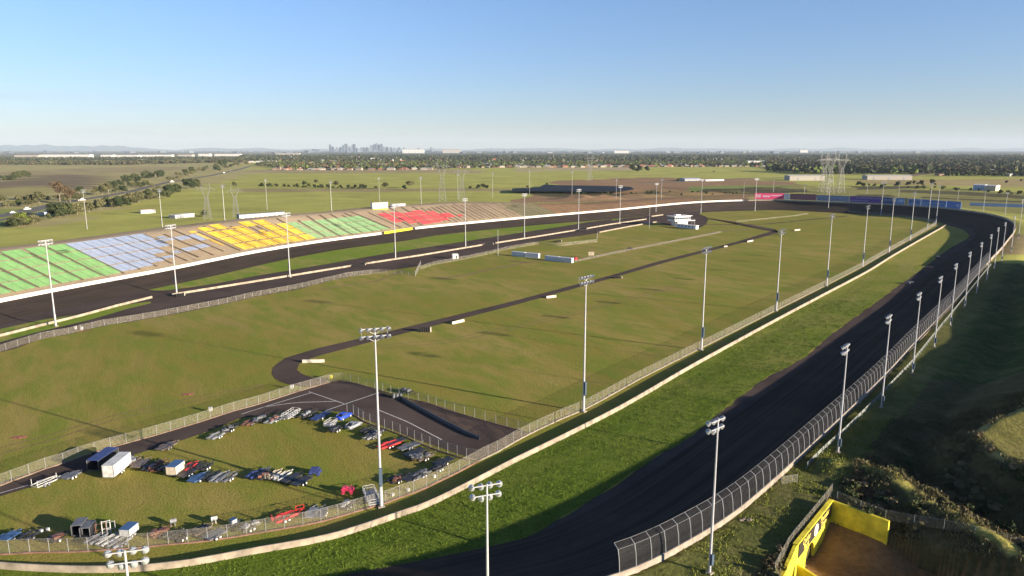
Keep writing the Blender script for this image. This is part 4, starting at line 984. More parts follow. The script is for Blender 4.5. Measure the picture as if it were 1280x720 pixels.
# long low blue hoarding behind
a=W(1212,258,0); b_=W(1300,261,0); c=(a+b_)/2; L=float(np.linalg.norm(b_-a)); r=thing('hoarding','long low pale blue hoarding on open ground behind the far turn','hoarding',(c[0],c[1],0),math.atan2(b_[1]-a[1],b_[0]-a[0]))
b=MB(); b.box((0,0,2.6),(L,.3,3.6)); b.build('panel',solid('hoarding_blue',(.3,.4,.62),.6,var=.1),r)
for k in range(12): b=MB(); b.tube((-L/2+1+k*(L-2)/11,.3,0),(-L/2+1+k*(L-2)/11,.3,4.3),.12,.12,5); b.build('post',STEEL,r)
# writing on the white wall
i0=idx_of(366,309.5,3.2); i1=idx_of(414,301,3.2)
a=OC[i0]; b_=OC[i1]; c=(a+b_)/2; rz=math.atan2(b_[1]-a[1],b_[0]-a[0])
im=(i0+i1)//2; n_=-ON[im]
ww=[o for o in COL.objects if o.name.startswith('concrete_wall')][0]
M_=Matrix.Translation((OC[im,0]+n_[0]*.27,OC[im,1]+n_[1]*.27,OC[im,2]+.85))@Matrix.Rotation(rz,4,'Z')@Matrix.Rotation(math.pi/2,4,'X')
L_=float(np.linalg.norm((b_-a)[:2])); textmesh('CALDER PARK RACEWAY',1.25,solid('black_lettering',(.04,.04,.04),.6),ww,M_@Matrix.Scale(L_/16.5,4,(1,0,0)),ext=.03)
im=(idx_of(425,298,3.2)+idx_of(450,294,3.2))//2; ia,ib=idx_of(424,298.5,3.2),idx_of(448,294.5,3.2); rz=math.atan2(OC[ib,1]-OC[ia,1],OC[ib,0]-OC[ia,0]); n_=-ON[im]
b=MB(); b.box((0,0,0),(float(np.linalg.norm(OC[ib,:2]-OC[ia,:2])),.03,.9)); o=b.build('faded_panel',solid('faded_red',(.75,.42,.4),.7,var=.3,scale=.8),ww); o.location=(OC[im,0]+n_[0]*.25,OC[im,1]+n_[1]*.25,OC[im,2]+.75); o.rotation_euler=(0,0,rz)
# ------------------------------------------------------------------ YELLOW TUNNEL ENTRANCE
def vwall(P,Q,zb,zt,th,mat,name,parent,arch=None):
    """vertical wall from P to Q (xy), bottom zb(list of 2) and top zt(list of 2)"""
    P=np.array(P);Q=np.array(Q); d=Q-P; L=np.linalg.norm(d); d/=L; n=np.array((-d[1],d[0]))*th/2
    b=MB(); vs=[]
    for s in (1,-1):
        for t,(z0,z1) in ((P,(zb[0],zt[0])),(Q,(zb[1],zt[1]))): vs+=[(*(t+n*s),z0),(*(t+n*s),z1)]
    b.add(vs,[(0,2,3,1),(4,5,7,6),(0,1,5,4),(2,6,7,3),(1,3,7,5),(0,4,6,2)]); return b.build(name,mat,parent)
tun=thing('tunnel_entrance','bright yellow concrete tunnel entrance with an arch and a dark lettered sign','tunnel',(0,0,0))
# portal wall with an arch opening: built as a profile in the plane A->B
d=(B-A); Lp=float(np.linalg.norm(d)); ux=d/Lp; nrm=np.array((ux[1],-ux[0])); 
if np.dot(nrm,np.array((50,90))-B)<0: nrm=-nrm
def pp(u,z,t): q=A+ux*u+nrm*t; return (q[0],q[1],z)
ac,ar,az=10.9,2.0,1.2   # arch centre along the wall, radius, spring height
prof_out=[(ac-ar,-.2)]+[(ac-ar*math.cos(math.pi*k/14),az+ar*math.sin(math.pi*k/14)) for k in range(15)]+[(ac+ar,-.2)]
b=MB(); top=6.0
for t0 in (.25,-.25):
    vs=[];fs=[]
    cols=[(0,-.2)]+[(p[0],p[1]) for p in prof_out]+[(Lp,-.2)]
    # quads from each profile vertex up to the top edge
    vs=[pp(u,z,t0) for u,z in cols]+[pp(u,top,t0) for u,z in cols]
    n=len(cols); fs=[(i,i+1,n+i+1,n+i) for i in range(n-1)]
    # left solid part runs from the ground: first column pair uses ground for both
    b.add(vs,fs)
for (u0,z0_),(u1,z1_) in zip(prof_out[:-1],prof_out[1:]): b.add([pp(u0,z0_,.25),pp(u1,z1_,.25),pp(u1,z1_,-.25),pp(u0,z0_,-.25)],[(0,1,2,3)])
b.add([pp(0,top,.25),pp(Lp,top,.25),pp(Lp,top,-.25),pp(0,top,-.25)],[(0,1,2,3)]); b.add([pp(Lp,-.2,.25),pp(Lp,top,.25),pp(Lp,top,-.25),pp(Lp,-.2,-.25)],[(0,1,2,3)])
b.build('portal_wall',YELLOW,tun)
b=MB(); b.add([pp(0,top,.36),pp(Lp,top,.36),pp(Lp,top,-.36),pp(0,top,-.36),pp(0,top+.14,.36),pp(Lp,top+.14,.36),pp(Lp,top+.14,-.36),pp(0,top+.14,-.36)],[(0,1,5,4),(1,2,6,5),(2,3,7,6),(3,0,4,7),(4,5,6,7)]); b.build('coping',YELLOW,tun)
# tunnel bore
b=MB(); nb=10
ring=[(ac-ar,-.2)]+[(ac-ar*math.cos(math.pi*k/nb),az+ar*math.sin(math.pi*k/nb)) for k in range(nb+1)]+[(ac+ar,-.2)]
vs=[pp(u,z,-.25) for u,z in ring]+[pp(u,z,-9) for u,z in ring]; n=len(ring); b.add(vs,[(i,i+1,n+i+1,n+i) for i in range(n-1)]+[tuple(range(n,2*n))]); b.build('tunnel_bore',solid('tunnel_dark',(.12,.1,.08),.9),tun)
vwall(A,Cc,(1.0,1.2),(6.05,6.05),.5,YELLOW,'side_wall',tun)
vwall(Cc+np.array((.0,0)),Cc+np.array((.55,-.62)),(1,1),(6.05,6.0),.5,YELLOW,'end_return',tun)
vwall(B,B+np.array((-4.6,-6.6)),(-.3,-.3),(6.0,4.6),.5,YELLOW,'wing_wall',tun)
vwall(B+np.array((-4.2,-6.0)),B+np.array((4,-13)),(-.3,-.3),(4.4,3.2),.5,YELLOW,'wing_wall',tun)
vwall(B+np.array((.35,-.5)),B+np.array((7.5,-9.5)),(-.3,-.3),(3.2,1.4),.4,YELLOW,'kerb_wall',tun)
# sign panel
sg=MB(); u0,u1,z0_,z1_=.7,Lp-.8,3.55,5.7
sg.add([pp(u0,z0_,.27),pp(u1,z0_,.27),pp(u1,z1_,.27),pp(u0,z1_,.27),pp(u0,z0_,.35),pp(u1,z0_,.35),pp(u1,z1_,.35),pp(u0,z1_,.35)],[(4,5,6,7),(0,1,5,4),(1,2,6,5),(2,3,7,6),(3,0,4,7)])
sign=sg.build('sign_panel',solid('sign_black',(.035,.03,.025),.5),tun)
# lettering reads from the cut side: left end is B
LYEL=solid('sign_yellow',(.75,.6,.12),.5)
def onwall(u,z,t=.37):
    # text x axis runs from B towards A as seen from the cut
    p=pp(u,z,t); X=Vector((-ux[0],-ux[1],0)); Z=Vector((0,0,1)); Nn=Vector((nrm[0],nrm[1],0))
    M=Matrix((( X.x,Z.x,Nn.x,p[0]),(X.y,Z.y,Nn.y,p[1]),(X.z,Z.z,Nn.z,p[2]),(0,0,0,1))); return M
mid=(u0+u1)/2
for s_,u,z in (('Calder',mid+4.6,5.15),('Park',mid+4.6,4.12),('Thunder',mid-4.3,5.15),('Dome',mid-4.3,4.12)):
    textmesh(s_,1.3,LYEL,sign,onwall(u,z),ext=.015,bold=True)
b=MB(); b.lathe((0,0,0),(0,0,1),[(0,1.0),(.04,1.0)],24); o=b.build('emblem',solid('emblem_white',(.75,.7,.68),.5),sign); M=onwall(mid,4.62,.36); o.matrix_local=M
b=MB(); b.lathe((0,0,.05),(0,0,1),[(0,.7),(.03,.7)],6); o=b.build('emblem_ring',REDP,sign); o.matrix_local=M
b=MB(); b.lathe((0,0,.09),(0,0,1),[(0,.55),(.03,.55)],20); o=b.build('emblem_face',MATS['emblem_white'],sign); o.matrix_local=M
# fence above the portal and round the cut
def wfence(P,label,**k):
    P=np.array(P,float); P=np.c_[P,[max(5.2,hat(*p)) for p in P]]; return chainfence(None,label,world=P,**k)
e1=A+(A-B)*.22; e0=B+(B-A)*.0
wfence([e1-nrm*1.0,A-nrm*.9,(A+B)/2-nrm*.9,B-nrm*.9,B+np.array((-5.2,-6.2))],'chain-link fence on top of the yellow tunnel portal',height=1.9,gap=2.4,postr=.04)
wfence([A+np.array((1.5,1.2)),Cc+np.array((1.2,.8)),Cc+np.array((9,-3.5)),Cc+np.array((18,-9))],'thin wire fence in the scrub behind the yellow side wall',height=1.7,gap=4,postr=.04)
# short mesh panel standing by the catch fence wall, and litter sacks on the wall foot
c=W(983,600,5.5); chainfence(None,'small loose mesh panel beside the near track wall',height=1.5,gap=1.6,world=[(c[0]-1.2,c[1]-.9,hat(*c)),(c[0]+2.0,c[1]+.2,hat(c[0]+2,c[1]))],postr=.05)
c=W(927,649,5.6); b=MB(); 
for k in range(4): b.box((k*.5,(k%2)*.3,.12),(.6,.35,.18),rz=k*.6)
o=b.build('rubble_pile',CONC); o.location=(c[0],c[1],hat(*c)); tag(o,'small pale heap of concrete scraps outside the near track wall','rubble')
# ------------------------------------------------------------------ TRAILER COMPOUND
TYRE=solid('tyre_rubber',(.02,.02,.02),.8); HUB=solid('white_hub',(.75,.75,.72),.5); GALV=solid('trailer_galvanised',(.2,.21,.23),.5,.3)
PAL={}
def paint(n,c,r=.45): 
    if n not in PAL: PAL[n]=solid('paint_'+n,c,r,var=.2,scale=1.2)
    return PAL[n]
for n,c in dict(white=(.6,.6,.58),grey=(.15,.155,.165),dark=(.035,.035,.04),rust=(.2,.09,.06),brown=(.17,.13,.1),red=(.6,.04,.04),blue=(.06,.13,.28),navy=(.04,.06,.2),cream=(.62,.52,.4),silver=(.28,.29,.31),teal=(.12,.22,.25),bright=(.03,.08,.7),olive=(.14,.14,.1),pink=(.6,.05,.12)).items(): paint(n,c)
def wheel(parent,x,y,r=.33,w=.2,hub=None):
    b=MB(); b.lathe((0,-w/2,0),(0,1,0),[(0,r*.85),(.03,r),(w-.03,r),(w,r*.85)],14); o=b.build('wheel',TYRE,parent); o.location=(x,y,r)
    s=1 if y>0 else -1
    b=MB(); b.lathe((0,s*(w/2),0),(0,s,0),[(0,r*.62),(.02,r*.5)],10); h=b.build('rim',hub or HUB,o)
def trailer(ends,w,kind,col,label,hub=None,seed=0,tilt=0.0):
    a=W(*ends[0]); b_=W(*ends[1]); c=(a+b_)/2; L=float(np.linalg.norm(b_-a)); rz=math.atan2(b_[1]-a[1],b_[0]-a[0]); m=PAL[col]; rg=random.Random(seed)
    r=thing('trailer',label,'trailer',(c[0],c[1],.03),rz,'trailers parked in the compound'); DL=L*.74; x0=-L/2; x1=x0+DL; z=.55
    # local +X = nose
    b=MB()
    for s in (-1,1): b.box(((x0+x1)/2,s*w/2,z),(DL,.1,.14))
    for k in range(6): b.box((x0+.05+k*(DL-.1)/5,0,z-.03),(.08,w,.08))
    b.build('chassis',m,r)
    b=MB(); b.tube((x1,w/2-.1,z),(L/2-.15,0,z-.05),.05,.05,6); b.tube((x1,-w/2+.1,z),(L/2-.15,0,z-.05),.05,.05,6); b.box((L/2-.1,0,z-.03),(.3,.14,.14)); b.build('drawbar',m,r)
    b=MB(); b.tube((L/2-.5,.12,0),(L/2-.5,.12,z+.35),.035,.035,6); b.lathe((L/2-.5,.07,.12),(0,1,0),[(0,.12),(.1,.12)],8); b.build('jockey_wheel',TYRE,r)
    ax=(x0+x1)/2-.15
    xs=(ax-.38,ax+.38) if L>4 else (ax,)
    for s in (-1,1):
        for x in xs: wheel(r,x,s*(w/2+.14),.31,.19,hub)
        b=MB(); n=8; ln=(len(xs)*.78)/2
        pts=[(ax-ln-.1,.4),(ax-ln+.1,.74),(ax,.8),(ax+ln-.1,.74),(ax+ln+.1,.4)]
        for (xa,za),(xb,zb) in zip(pts[:-1],pts[1:]): b.add([(xa,s*(w/2+.02),za),(xb,s*(w/2+.02),zb),(xb,s*(w/2+.28),zb),(xa,s*(w/2+.28),za),(xa,s*(w/2+.02),za-.03),(xb,s*(w/2+.02),zb-.03),(xb,s*(w/2+.28),zb-.03),(xa,s*(w/2+.28),za-.03)],[(0,1,2,3),(7,6,5,4),(0,4,5,1),(3,2,6,7)])
        b.build('mudguard',m,r)
    if kind in('ramp','flat','upright','load'):
        if kind=='flat':
            b=MB(); 
            for k in range(7): b.box(((x0+x1)/2,(k-3)*w/7.2,z+.09),(DL,w/7.8,.04))
            b.build('deck',m,r)
        else:
            for s in (-1,1):
                b=MB(); b.box(((x0+x1)/2,s*w*.3,z+.09),(DL,w*.26,.05)); b.box(((x0+x1)/2,s*w*.43,z+.13),(DL,.04,.12)); b.build('wheel_track',m,r)
            for s in (-1,1):
                b=MB(); b.box((x0-.02,s*w*.3,z+.55),(.08,w*.25,1.1)) if kind=='upright' else b.box((x0+.9,s*w*.3,z+.16),(1.5,w*.24,.06)); b.build('ramp',m,r)
    if kind=='boat':
        b=MB()
        for s in (-1,1):
            b.path([(x0,s*w*.3,z+.3),(x1-.4,s*w*.26,z+.3),(L/2-.7,s*.1,z+.35)],.06,6)
            b.tube((x0+.15,s*w*.46,z),(x0+.15,s*w*.46,z+1.3),.05,.05,6)
        b.tube((L/2-.8,0,z),(L/2-.8,0,z+.95),.06,.06,6); b.build('bunk',m,r)
    if kind=='cage':
        b=MB()
        for s in (-1,1):
            for t in (.45,.95): b.box(((x0+x1)/2,s*w/2,z+t),(DL,.05,.06))
            for k in range(6): b.box((x0+.03+k*(DL-.06)/5,s*w/2,z+.5),(.05,.05,1.0))
        for x in (x0,x1):
            for t in (.45,.95): b.box((x,0,z+t),(.05,w,.06))
        b.build('cage',m,r); b=MB(); b.box(((x0+x1)/2,0,z+.06),(DL,w,.05)); b.build('deck',GALV,r)
    if kind=='load':
        b=MB()
        for k in range(5): b.box((rg.uniform(x0+.6,x1-.6),rg.uniform(-w/3,w/3),z+.3),(rg.uniform(.5,1.3),rg.uniform(.3,.8),rg.uniform(.2,.55)),rz=rg.uniform(0,3))
        b.build('load',PAL[rg.choice(['dark','rust','silver','grey'])],r)
    return r
def boxtrailer(ends,w,h,side,roof,label,open_end=False):
    a=W(*ends[0]); b_=W(*ends[1]); c=(a+b_)/2; L=float(np.linalg.norm(b_-a)); rz=math.atan2(b_[1]-a[1],b_[0]-a[0])
    r=thing('box_trailer',label,'trailer',(c[0],c[1],.03),rz,'trailers parked in the compound'); z0=.55
    b=MB()
    if open_end:
        b.box((0,w/2,z0+h/2),(L,.06,h)); b.box((0,-w/2,z0+h/2),(L,.06,h)); b.box((L/2,0,z0+h/2),(.06,w,h)); b.box((0,0,z0+.03),(L,w,.08))
    else: b.box((0,0,z0+h/2),(L,w,h))
    b.build('body',PAL[side],r); b=MB(); b.box((0,0,z0+h+.04),(L+.08,w+.08,.09)); b.build('roof',PAL[roof],r)
    b=MB(); 
    for s in (-1,1):
        for t in (-1,1): b.box((s*(L/2),t*(w/2),z0+h/2),(.09,.09,h+.05))
    b.build('corner_trim',GALV,r)
    b=MB(); b.tube((L/2,.4,z0-.1),(L/2+1.2,0,z0-.1),.05,.05,6); b.tube((L/2,-.4,z0-.1),(L/2+1.2,0,z0-.1),.05,.05,6); b.build('drawbar',GALV,r)
    for s in (-1,1):
        for x in (-.4,.4): wheel(r,x-.2,s*(w/2-.02),.31,.18)
    b=MB(); b.box((0,0,z0-.1),(L,w*.8,.12)); b.build('chassis',GALV,r)
    if not open_end: b=MB(); b.box((-L/2-.05,0,z0+h/2),(.05,w*.9,h*.92)); b.build('rear_door',PAL[side],r)
    return r
T=[(((43,612),(76,598)),1.9,'boat','white','white boat trailer frame with upright posts, leftmost on the yard edge'),
(((79,602),(104,590)),1.9,'flat','grey','grey flat trailer beside the white boat trailer frame'),
(((159,585),(176,572)),1.7,'load','brown','dark scrap-laden trailer just right of the white box trailer'),
(((168,588),(189,574)),2.0,'flat','brown','brown plank-decked trailer, second right of the white box trailer'),
(((180,592),(203,577)),1.7,'ramp','dark','black car trailer, third right of the white box trailer'),
(((193,593),(213,578)),1.7,'ramp','rust','rusty red-brown car trailer left of the blue-roofed box trailer'),
(((228,592),(248,579)),1.8,'ramp','red','red car trailer just right of the blue-roofed box trailer'),
(((224,600),(250,586)),1.8,'flat','dark','low black trailer in front of the red one by the blue-roofed box'),
(((238,606),(262,592)),1.9,'flat','blue','blue-decked trailer with a pale end in the middle row'),
(((256,604),(276,590)),1.8,'ramp','dark','dark car trailer with two bright white wheels in the middle row'),
(((266,606),(287,591)),1.7,'ramp','silver','silver trailer, second last of the left half of the middle row'),
(((276,606),(298,591)),1.7,'ramp','grey','grey trailer at the right end of the left half of the middle row'),
(((198,566),(224,553)),2.0,'flat','brown','grey-brown flat trailer alone under the long mast shadow by the yard edge'),
(((262,552),(286,539)),1.9,'ramp','silver','silver car trailer at the left end of the row along the top of the compound'),
(((278,544),(299,531)),1.8,'load','dark','dark trailer with scrap behind the silver one at the top of the compound'),
(((305,535),(323,524)),1.7,'ramp','rust','red-brown car trailer in the row along the top of the compound'),
(((334,532),(353,519)),1.9,'load','silver','pale trailer with piled parts in the row along the top of the compound'),
(((356,526),(376,514)),1.8,'cage','white','white caged trailer with white wheels at the top of the compound'),
(((375,525),(398,513)),1.8,'load','dark','black laden trailer right of the white caged one'),
(((391,528),(415,515)),1.9,'flat','navy','navy flat trailer left of the bright blue car'),
(((452,544),(472,534)),1.7,'ramp','dark','black car trailer right of the wrecked white car'),
(((456,552),(479,541)),1.7,'load','silver','silver trailer with parts just left of the tall mast, above the red one'),
(((474,563),(506,552)),2.0,'ramp','red','bright red car trailer just right of the tall mast'),
(((499,565),(529,554)),1.9,'flat','grey','long grey plank trailer below the red one'),
(((506,573),(537,561)),1.9,'flat','dark','black flat trailer below the long grey one'),
(((520,579),(545,567)),1.9,'load','brown','brown trailer with timber near the fence corner'),
(((543,584),(572,573)),1.9,'flat','dark','last black flat trailer by the fence corner'),
(((310,601),(338,587)),1.9,'ramp','navy','navy and white trailer at the left of the short middle row'),
(((334,602),(353,589)),1.5,'upright','cream','cream car trailer with raised ramps in the short middle row'),
(((345,604),(366,590)),1.5,'upright','white','white car trailer with raised ramps right of the cream one'),
(((353,606),(381,592)),1.9,'flat','dark','black flat trailer left of centre in the short middle row'),
(((366,610),(393,596)),2.0,'flat','dark','broad black trailer in front, at the right end of the short middle row'),
(((342,656),(378,640)),2.0,'upright','red','red trailer with raised ramps by the near compound fence'),
(((387,651),(396,634)),1.6,'flat','silver','left of two pale slab trailers by the near compound fence'),
(((398,651),(407,634)),1.6,'flat','grey','right of two pale slab trailers by the near compound fence'),
(((3,679),(27,665)),1.9,'flat','blue','blue-decked trailer at the bottom left corner of the compound'),
(((27,679),(52,664)),1.9,'ramp','dark','black trailer with white wheels at the bottom left of the compound'),
(((109,684),(138,667)),1.6,'ramp','silver','silver ramp trailer left of the long aluminium one'),
(((124,686),(157,667)),1.6,'ramp','white','long aluminium car trailer by the near fence'),
(((138,689),(170,670)),1.6,'ramp','silver','long pale ramp trailer nearest the near fence'),
(((187,676),(214,660)),1.8,'load','rust','dark red trailer with scrap against the near fence'),
(((206,678),(230,664)),1.7,'ramp','olive','olive-grey trailer against the near fence'),
(((240,673),(268,656)),1.8,'load','brown','brown trailer against the near fence below the middle of the compound'),
(((257,678),(287,662)),2.0,'flat','grey','grey slab trailer against the near fence'),
(((486,607),(512,594)),1.9,'load','dark','black scrap trailer right of the tall mast by the near fence'),
(((505,604),(533,591)),1.9,'flat','dark','black trailer under the fence halfway to the corner'),
(((236,590),(254,579)),1.6,'upright','dark','black trailer with raised ramps behind the red trailer in the middle row'),
(((249,591),(268,579)),1.6,'upright','dark','second black trailer with raised ramps behind the blue-decked one'),
(((150,580),(168,571)),1.7,'load','dark','black scrap trailer at the yard edge behind the white box trailer'),
(((412,543),(432,533)),1.6,'load','dark','black trailer in the shadow in front of the navy flat trailer'),
(((540,592),(560,581)),1.7,'load','dark','small dark scrap trailer nearest the compound fence corner'),
(((316,531),(336,520)),1.7,'load','dark','black scrap trailer between the red-brown and pale ones in the top row'),
(((346,528),(362,517)),1.6,'ramp','grey','grey car trailer wedged left of the white caged one in the top row'),
(((462,549),(484,538)),1.7,'load','dark','black scrap trailer above the bright red one, behind the tall mast'),
(((482,559),(512,548)),1.7,'flat','dark','black flat trailer squeezed in above the bright red one'),
(((512,577),(538,565)),1.7,'load','dark','black scrap trailer between the two flat ones near the fence corner'),
(((186,592),(208,576)),1.5,'load','rust','rusty scrap trailer between the black and red-brown car trailers'),
(((322,603),(344,590)),1.6,'load','dark','black scrap trailer between the navy and cream ones'),
(((60,682),(86,667)),1.8,'load','dark','black scrap trailer left of the tall black crates'),
(((216,680),(244,664)),1.7,'load','dark','black scrap trailer against the near fence left of the brown one'),
(((424,640),(446,627)),1.7,'load','dark','black scrap trailer in the shadow below the red-pink kart'),
(((518,600),(542,588)),1.7,'load','grey','grey scrap trailer under the fence near the compound corner'),
(((300,668),(330,652)),1.8,'load','olive','dark olive trailer half hidden in shadow left of the red one')]
for k,(e,w,kd,c,l) in enumerate(T): trailer(e,w,kd,c,l,seed=k,hub=(HUB if k%3 else GALV))
boxtrailer(((117,591),(142,574)),2.4,2.0,'dark','navy','open-ended dark trailer with a navy roof, left of the white box trailer',True)
boxtrailer(((136,600),(158,582)),2.2,2.3,'white','white','large white box trailer beside the yard')
boxtrailer(((214,597),(226,588)),2.0,1.6,'cream','blue','box trailer with a cream side and a blue roof in the middle row')
boxtrailer(((97,673),(105,663)),1.6,1.7,'dark','grey','tall black crate trailer at the lower left, left of two',True)
boxtrailer(((107,675),(115,665)),1.5,1.5,'dark','grey','tall black open trailer at the lower left, right of two',True)
boxtrailer(((156,675),(168,665)),1.7,1.2,'white','blue','small white box trailer with a blue roof by the near fence')
boxtrailer(((289,659),(295,656)),.8,.7,'white','blue','tiny white box trailer with a blue lid against the near fence')
# upright rusty frames between the crates
def frame(px,label,col,h=2.6,w=1.4,name='steel_frame'):
    x,y=W(*px); b=MB()
    for s in (-1,1): b.tube((s*w/2,0,0),(s*w/2,0,h),.06,.06,6)
    for z in (h*.5,h*.95): b.tube((-w/2,0,z),(w/2,0,z),.05,.05,6)
    b.tube((-w/2,0,0),(-w/2,.9,0),.06,.06,6); b.tube((w/2,0,0),(w/2,.9,0),.06,.06,6); b.tube((-w/2,.9,0),(-w/2,0,h*.6),.04,.04,5); b.tube((w/2,.9,0),(w/2,0,h*.6),.04,.04,5)
    o=b.build(name,PAL[col]); o.location=(x,y,.03); o.rotation_euler=(0,0,.5); tag(o,label,'frame')
frame((127,670),'rusty upright steel frame beside the black crates','rust',2.3,1.5); frame((134,671),'white upright frame with a round top right of the rusty one','white',2.9,1.2); frame((140,671),'second white upright frame by the long aluminium trailer','silver',2.8,1.2)
frame((375,640),'red upright frame beside the red trailer','red',1.3,1.4)
# cars
def car(ends,col,label,wreck=False):
    a=W(*ends[0]); b_=W(*ends[1]); c=(a+b_)/2; rz=math.atan2(b_[1]-a[1],b_[0]-a[0]); m=PAL[col]
    r=thing('car',label,'car',(c[0],c[1],.03),rz,'cars among the trailers'); L=4.4;w=1.8
    st=[(-2.2,.45,.75,.78),(-2.1,.35,.95,.86),(-1.4,.3,1.0,.9),(-.9,.3,1.0,.9),(.7,.3,.95,.9),(1.0,.3,.92,.9),(1.9,.32,.8,.86),(2.2,.4,.65,.76)]
    vs=[];fs=[]
    for x,z0,z1,hw in st: vs+=[(x,-hw,z0),(x,-hw*.98,(z0+z1)/2),(x,-hw*.9,z1),(x,hw*.9,z1),(x,hw*.98,(z0+z1)/2),(x,hw,z0)]
    for i in range(len(st)-1):
        for k in range(6): fs.append((i*6+k,i*6+(k+1)%6,(i+1)*6+(k+1)%6,(i+1)*6+k))
    fs+=[tuple(range(5,-1,-1)),tuple(range(len(vs)-6,len(vs)))]
    b=MB(); b.add(vs,fs); b.build('body',m,r,True)
    b=MB(); b.add([(-1.75,-.8,.98),(.95,-.8,.93),(.95,.8,.93),(-1.75,.8,.98),(-1.0,-.62,1.38),(.25,-.62,1.38),(.25,.62,1.38),(-1.0,.62,1.38)],[(0,1,5,4),(1,2,6,5),(2,3,7,6),(3,0,4,7)]); b.build('windows',DGL,r)
    b=MB(); b.box((-.375,0,1.4),(1.3,1.26,.06)); 
    for s in (-1,1): b.tube((-1.75,s*.8,.98),(-1.0,s*.62,1.38),.04,.04,5); b.tube((.95,s*.8,.93),(.25,s*.62,1.38),.04,.04,5)
    b.build('roof',m,r)
    for x in (-1.35,1.35):
        for s in (-1,1): wheel(r,x,s*.82,.31,.2,None if not wreck else GALV)
    for s in (-1,1): b=MB(); b.box((2.16,s*.6,.6),(.1,.28,.14)); b.build('headlight',HUB,r)
    return r
o=car(((419,530),(441,519)),'bright','bright blue racing car parked at the edge of the yard'); o.location.z=.35
o=trailer(((409,536),(421,528)),1.7,'cage','white','white caged trailer in front of the bright blue car')
car(((431,540),(453,529)),'silver','stripped silver-white car wreck below the bright blue car',True); 
r=trailer(((469,634),(458,610)),2.1,'cage','white','white caged trailer standing beside the foot of the tall mast')
c=W(394,593); b=MB(); b.box((0,0,.7),(2.0,1.3,.5)); b.box((0,0,1.2),(1.5,1.1,.4)); 
for sx in (-1,1):
    for sy in (-1,1): b.lathe((sx*.8,sy*.75-.12,.35),(0,1,0),[(0,.35),(.24,.35)],10)
o=b.build('buggy',PAL['navy']); o.location=(c[0],c[1],.03); tag(o,'small dark blue buggy at the right end of the short middle row','buggy')
c=W(435,616); b=MB(); b.box((0,0,.75),(2.2,1.2,.4)); b.box((-.5,0,1.05),(.8,.9,.35)); b.tube((.6,-.5,.6),(.6,-.5,1.4),.05,.05,5); b.tube((.6,.5,.6),(.6,.5,1.4),.05,.05,5)
for sx in (-1,1):
    for sy in (-1,1): b.lathe((sx*.75,sy*.65-.1,.32),(0,1,0),[(0,.32),(.2,.32)],10)
o=b.build('kart',PAL['pink']); o.location=(c[0],c[1],.03); tag(o,'small red-pink kart in the shadow left of the white caged trailer','kart')
for px,lab,cc in (((218,657),'pale round tank end against the near fence','silver'),((269,654),'white round water tank on the brown trailer by the near fence','white')):
    c=W(*px); b=MB(); b.lathe((-.7,0,.9),(1,0,0),[(0,.2),(.1,.34),(1.0,.34),(1.1,.2)],14); b.box((-.5,0,.3),(.1,.6,.6)); b.box((.1,0,.3),(.1,.6,.6)); o=b.build('water_tank',PAL[cc]); o.location=(c[0],c[1],.05); o.rotation_euler=(0,0,.5); tag(o,lab,'tank')
# small litter: plastic tubs and tyres
TUB=[((526,591),'white'),((543,597),'white'),((491,620),'white'),((510,614),'white'),((52,666),'white'),((60,664),'white'),((117,568),'dark')]
pt=None
for k,(px,cc) in enumerate(TUB):
    c=W(*px); b=MB(); b.lathe((0,0,0),(0,0,1),[(0,.28),(.5,.32),(.55,.26)],10); o=b.build('plastic_tub',PAL[cc]); o.location=(c[0],c[1],.05); tag(o,['white plastic tub beside the fence post near the compound corner','second white tub near the compound corner','white tub just right of the tall mast','white tub between the black scrap trailer and the fence','white tub left of the black trailer at the lower left','white tub at the tail of the black trailer at the lower left','dark tub at the yard fence beside the navy-roofed trailer'][k],'tub')
# ------------------------------------------------------------------ small things on the infield
CB=solid('pale_block',(.62,.56,.46),.85,var=.15); 
def block(px,label,h=.9,w=.7,mat=None):
    a=W(*px[0]);b_=W(*px[1]); c=(a+b_)/2; L=float(np.linalg.norm(b_-a)); b=MB()
    b.add([(-L/2,-w/2,0),(L/2,-w/2,0),(L/2,w/2,0),(-L/2,w/2,0),(-L/2,-w/5,h*.5),(L/2,-w/5,h*.5),(L/2,w/5,h*.5),(-L/2,w/5,h*.5),(-L/2,-w/6,h),(L/2,-w/6,h),(L/2,w/6,h),(-L/2,w/6,h)],[(0,1,5,4),(1,2,6,5),(2,3,7,6),(3,0,4,7),(4,5,9,8),(5,6,10,9),(6,7,11,10),(7,4,8,11),(8,9,10,11)])
    o=b.build('concrete_barrier',mat or CB); o.location=(c[0],c[1],.08); o.rotation_euler=(0,0,math.atan2(b_[1]-a[1],b_[0]-a[0])); tag(o,label,'barrier','concrete barriers along the infield road')
block(((378,453.5),(405.5,453)),'pale concrete barrier lying inside the hairpin of the infield road')
block(((565,405.5),(580,402)),'pale concrete barrier, first right of the dark tyre stack on the infield road')
block(((683,373),(695,371.5)),'pale concrete barrier beside the infield road below the white containers')
block(((934,303),(941,301.5)),'pale concrete barrier near the far end of the infield road')
block(((993,288.6),(1000,287.8)),'pale concrete barrier just past the far end of the infield road')
block(((975,293.5),(979,293)),'pale barrier beneath the fourth inner mast head')
block(((905,309),(909,308.5)),'small pale barrier below the second inner mast head',.7,.6)
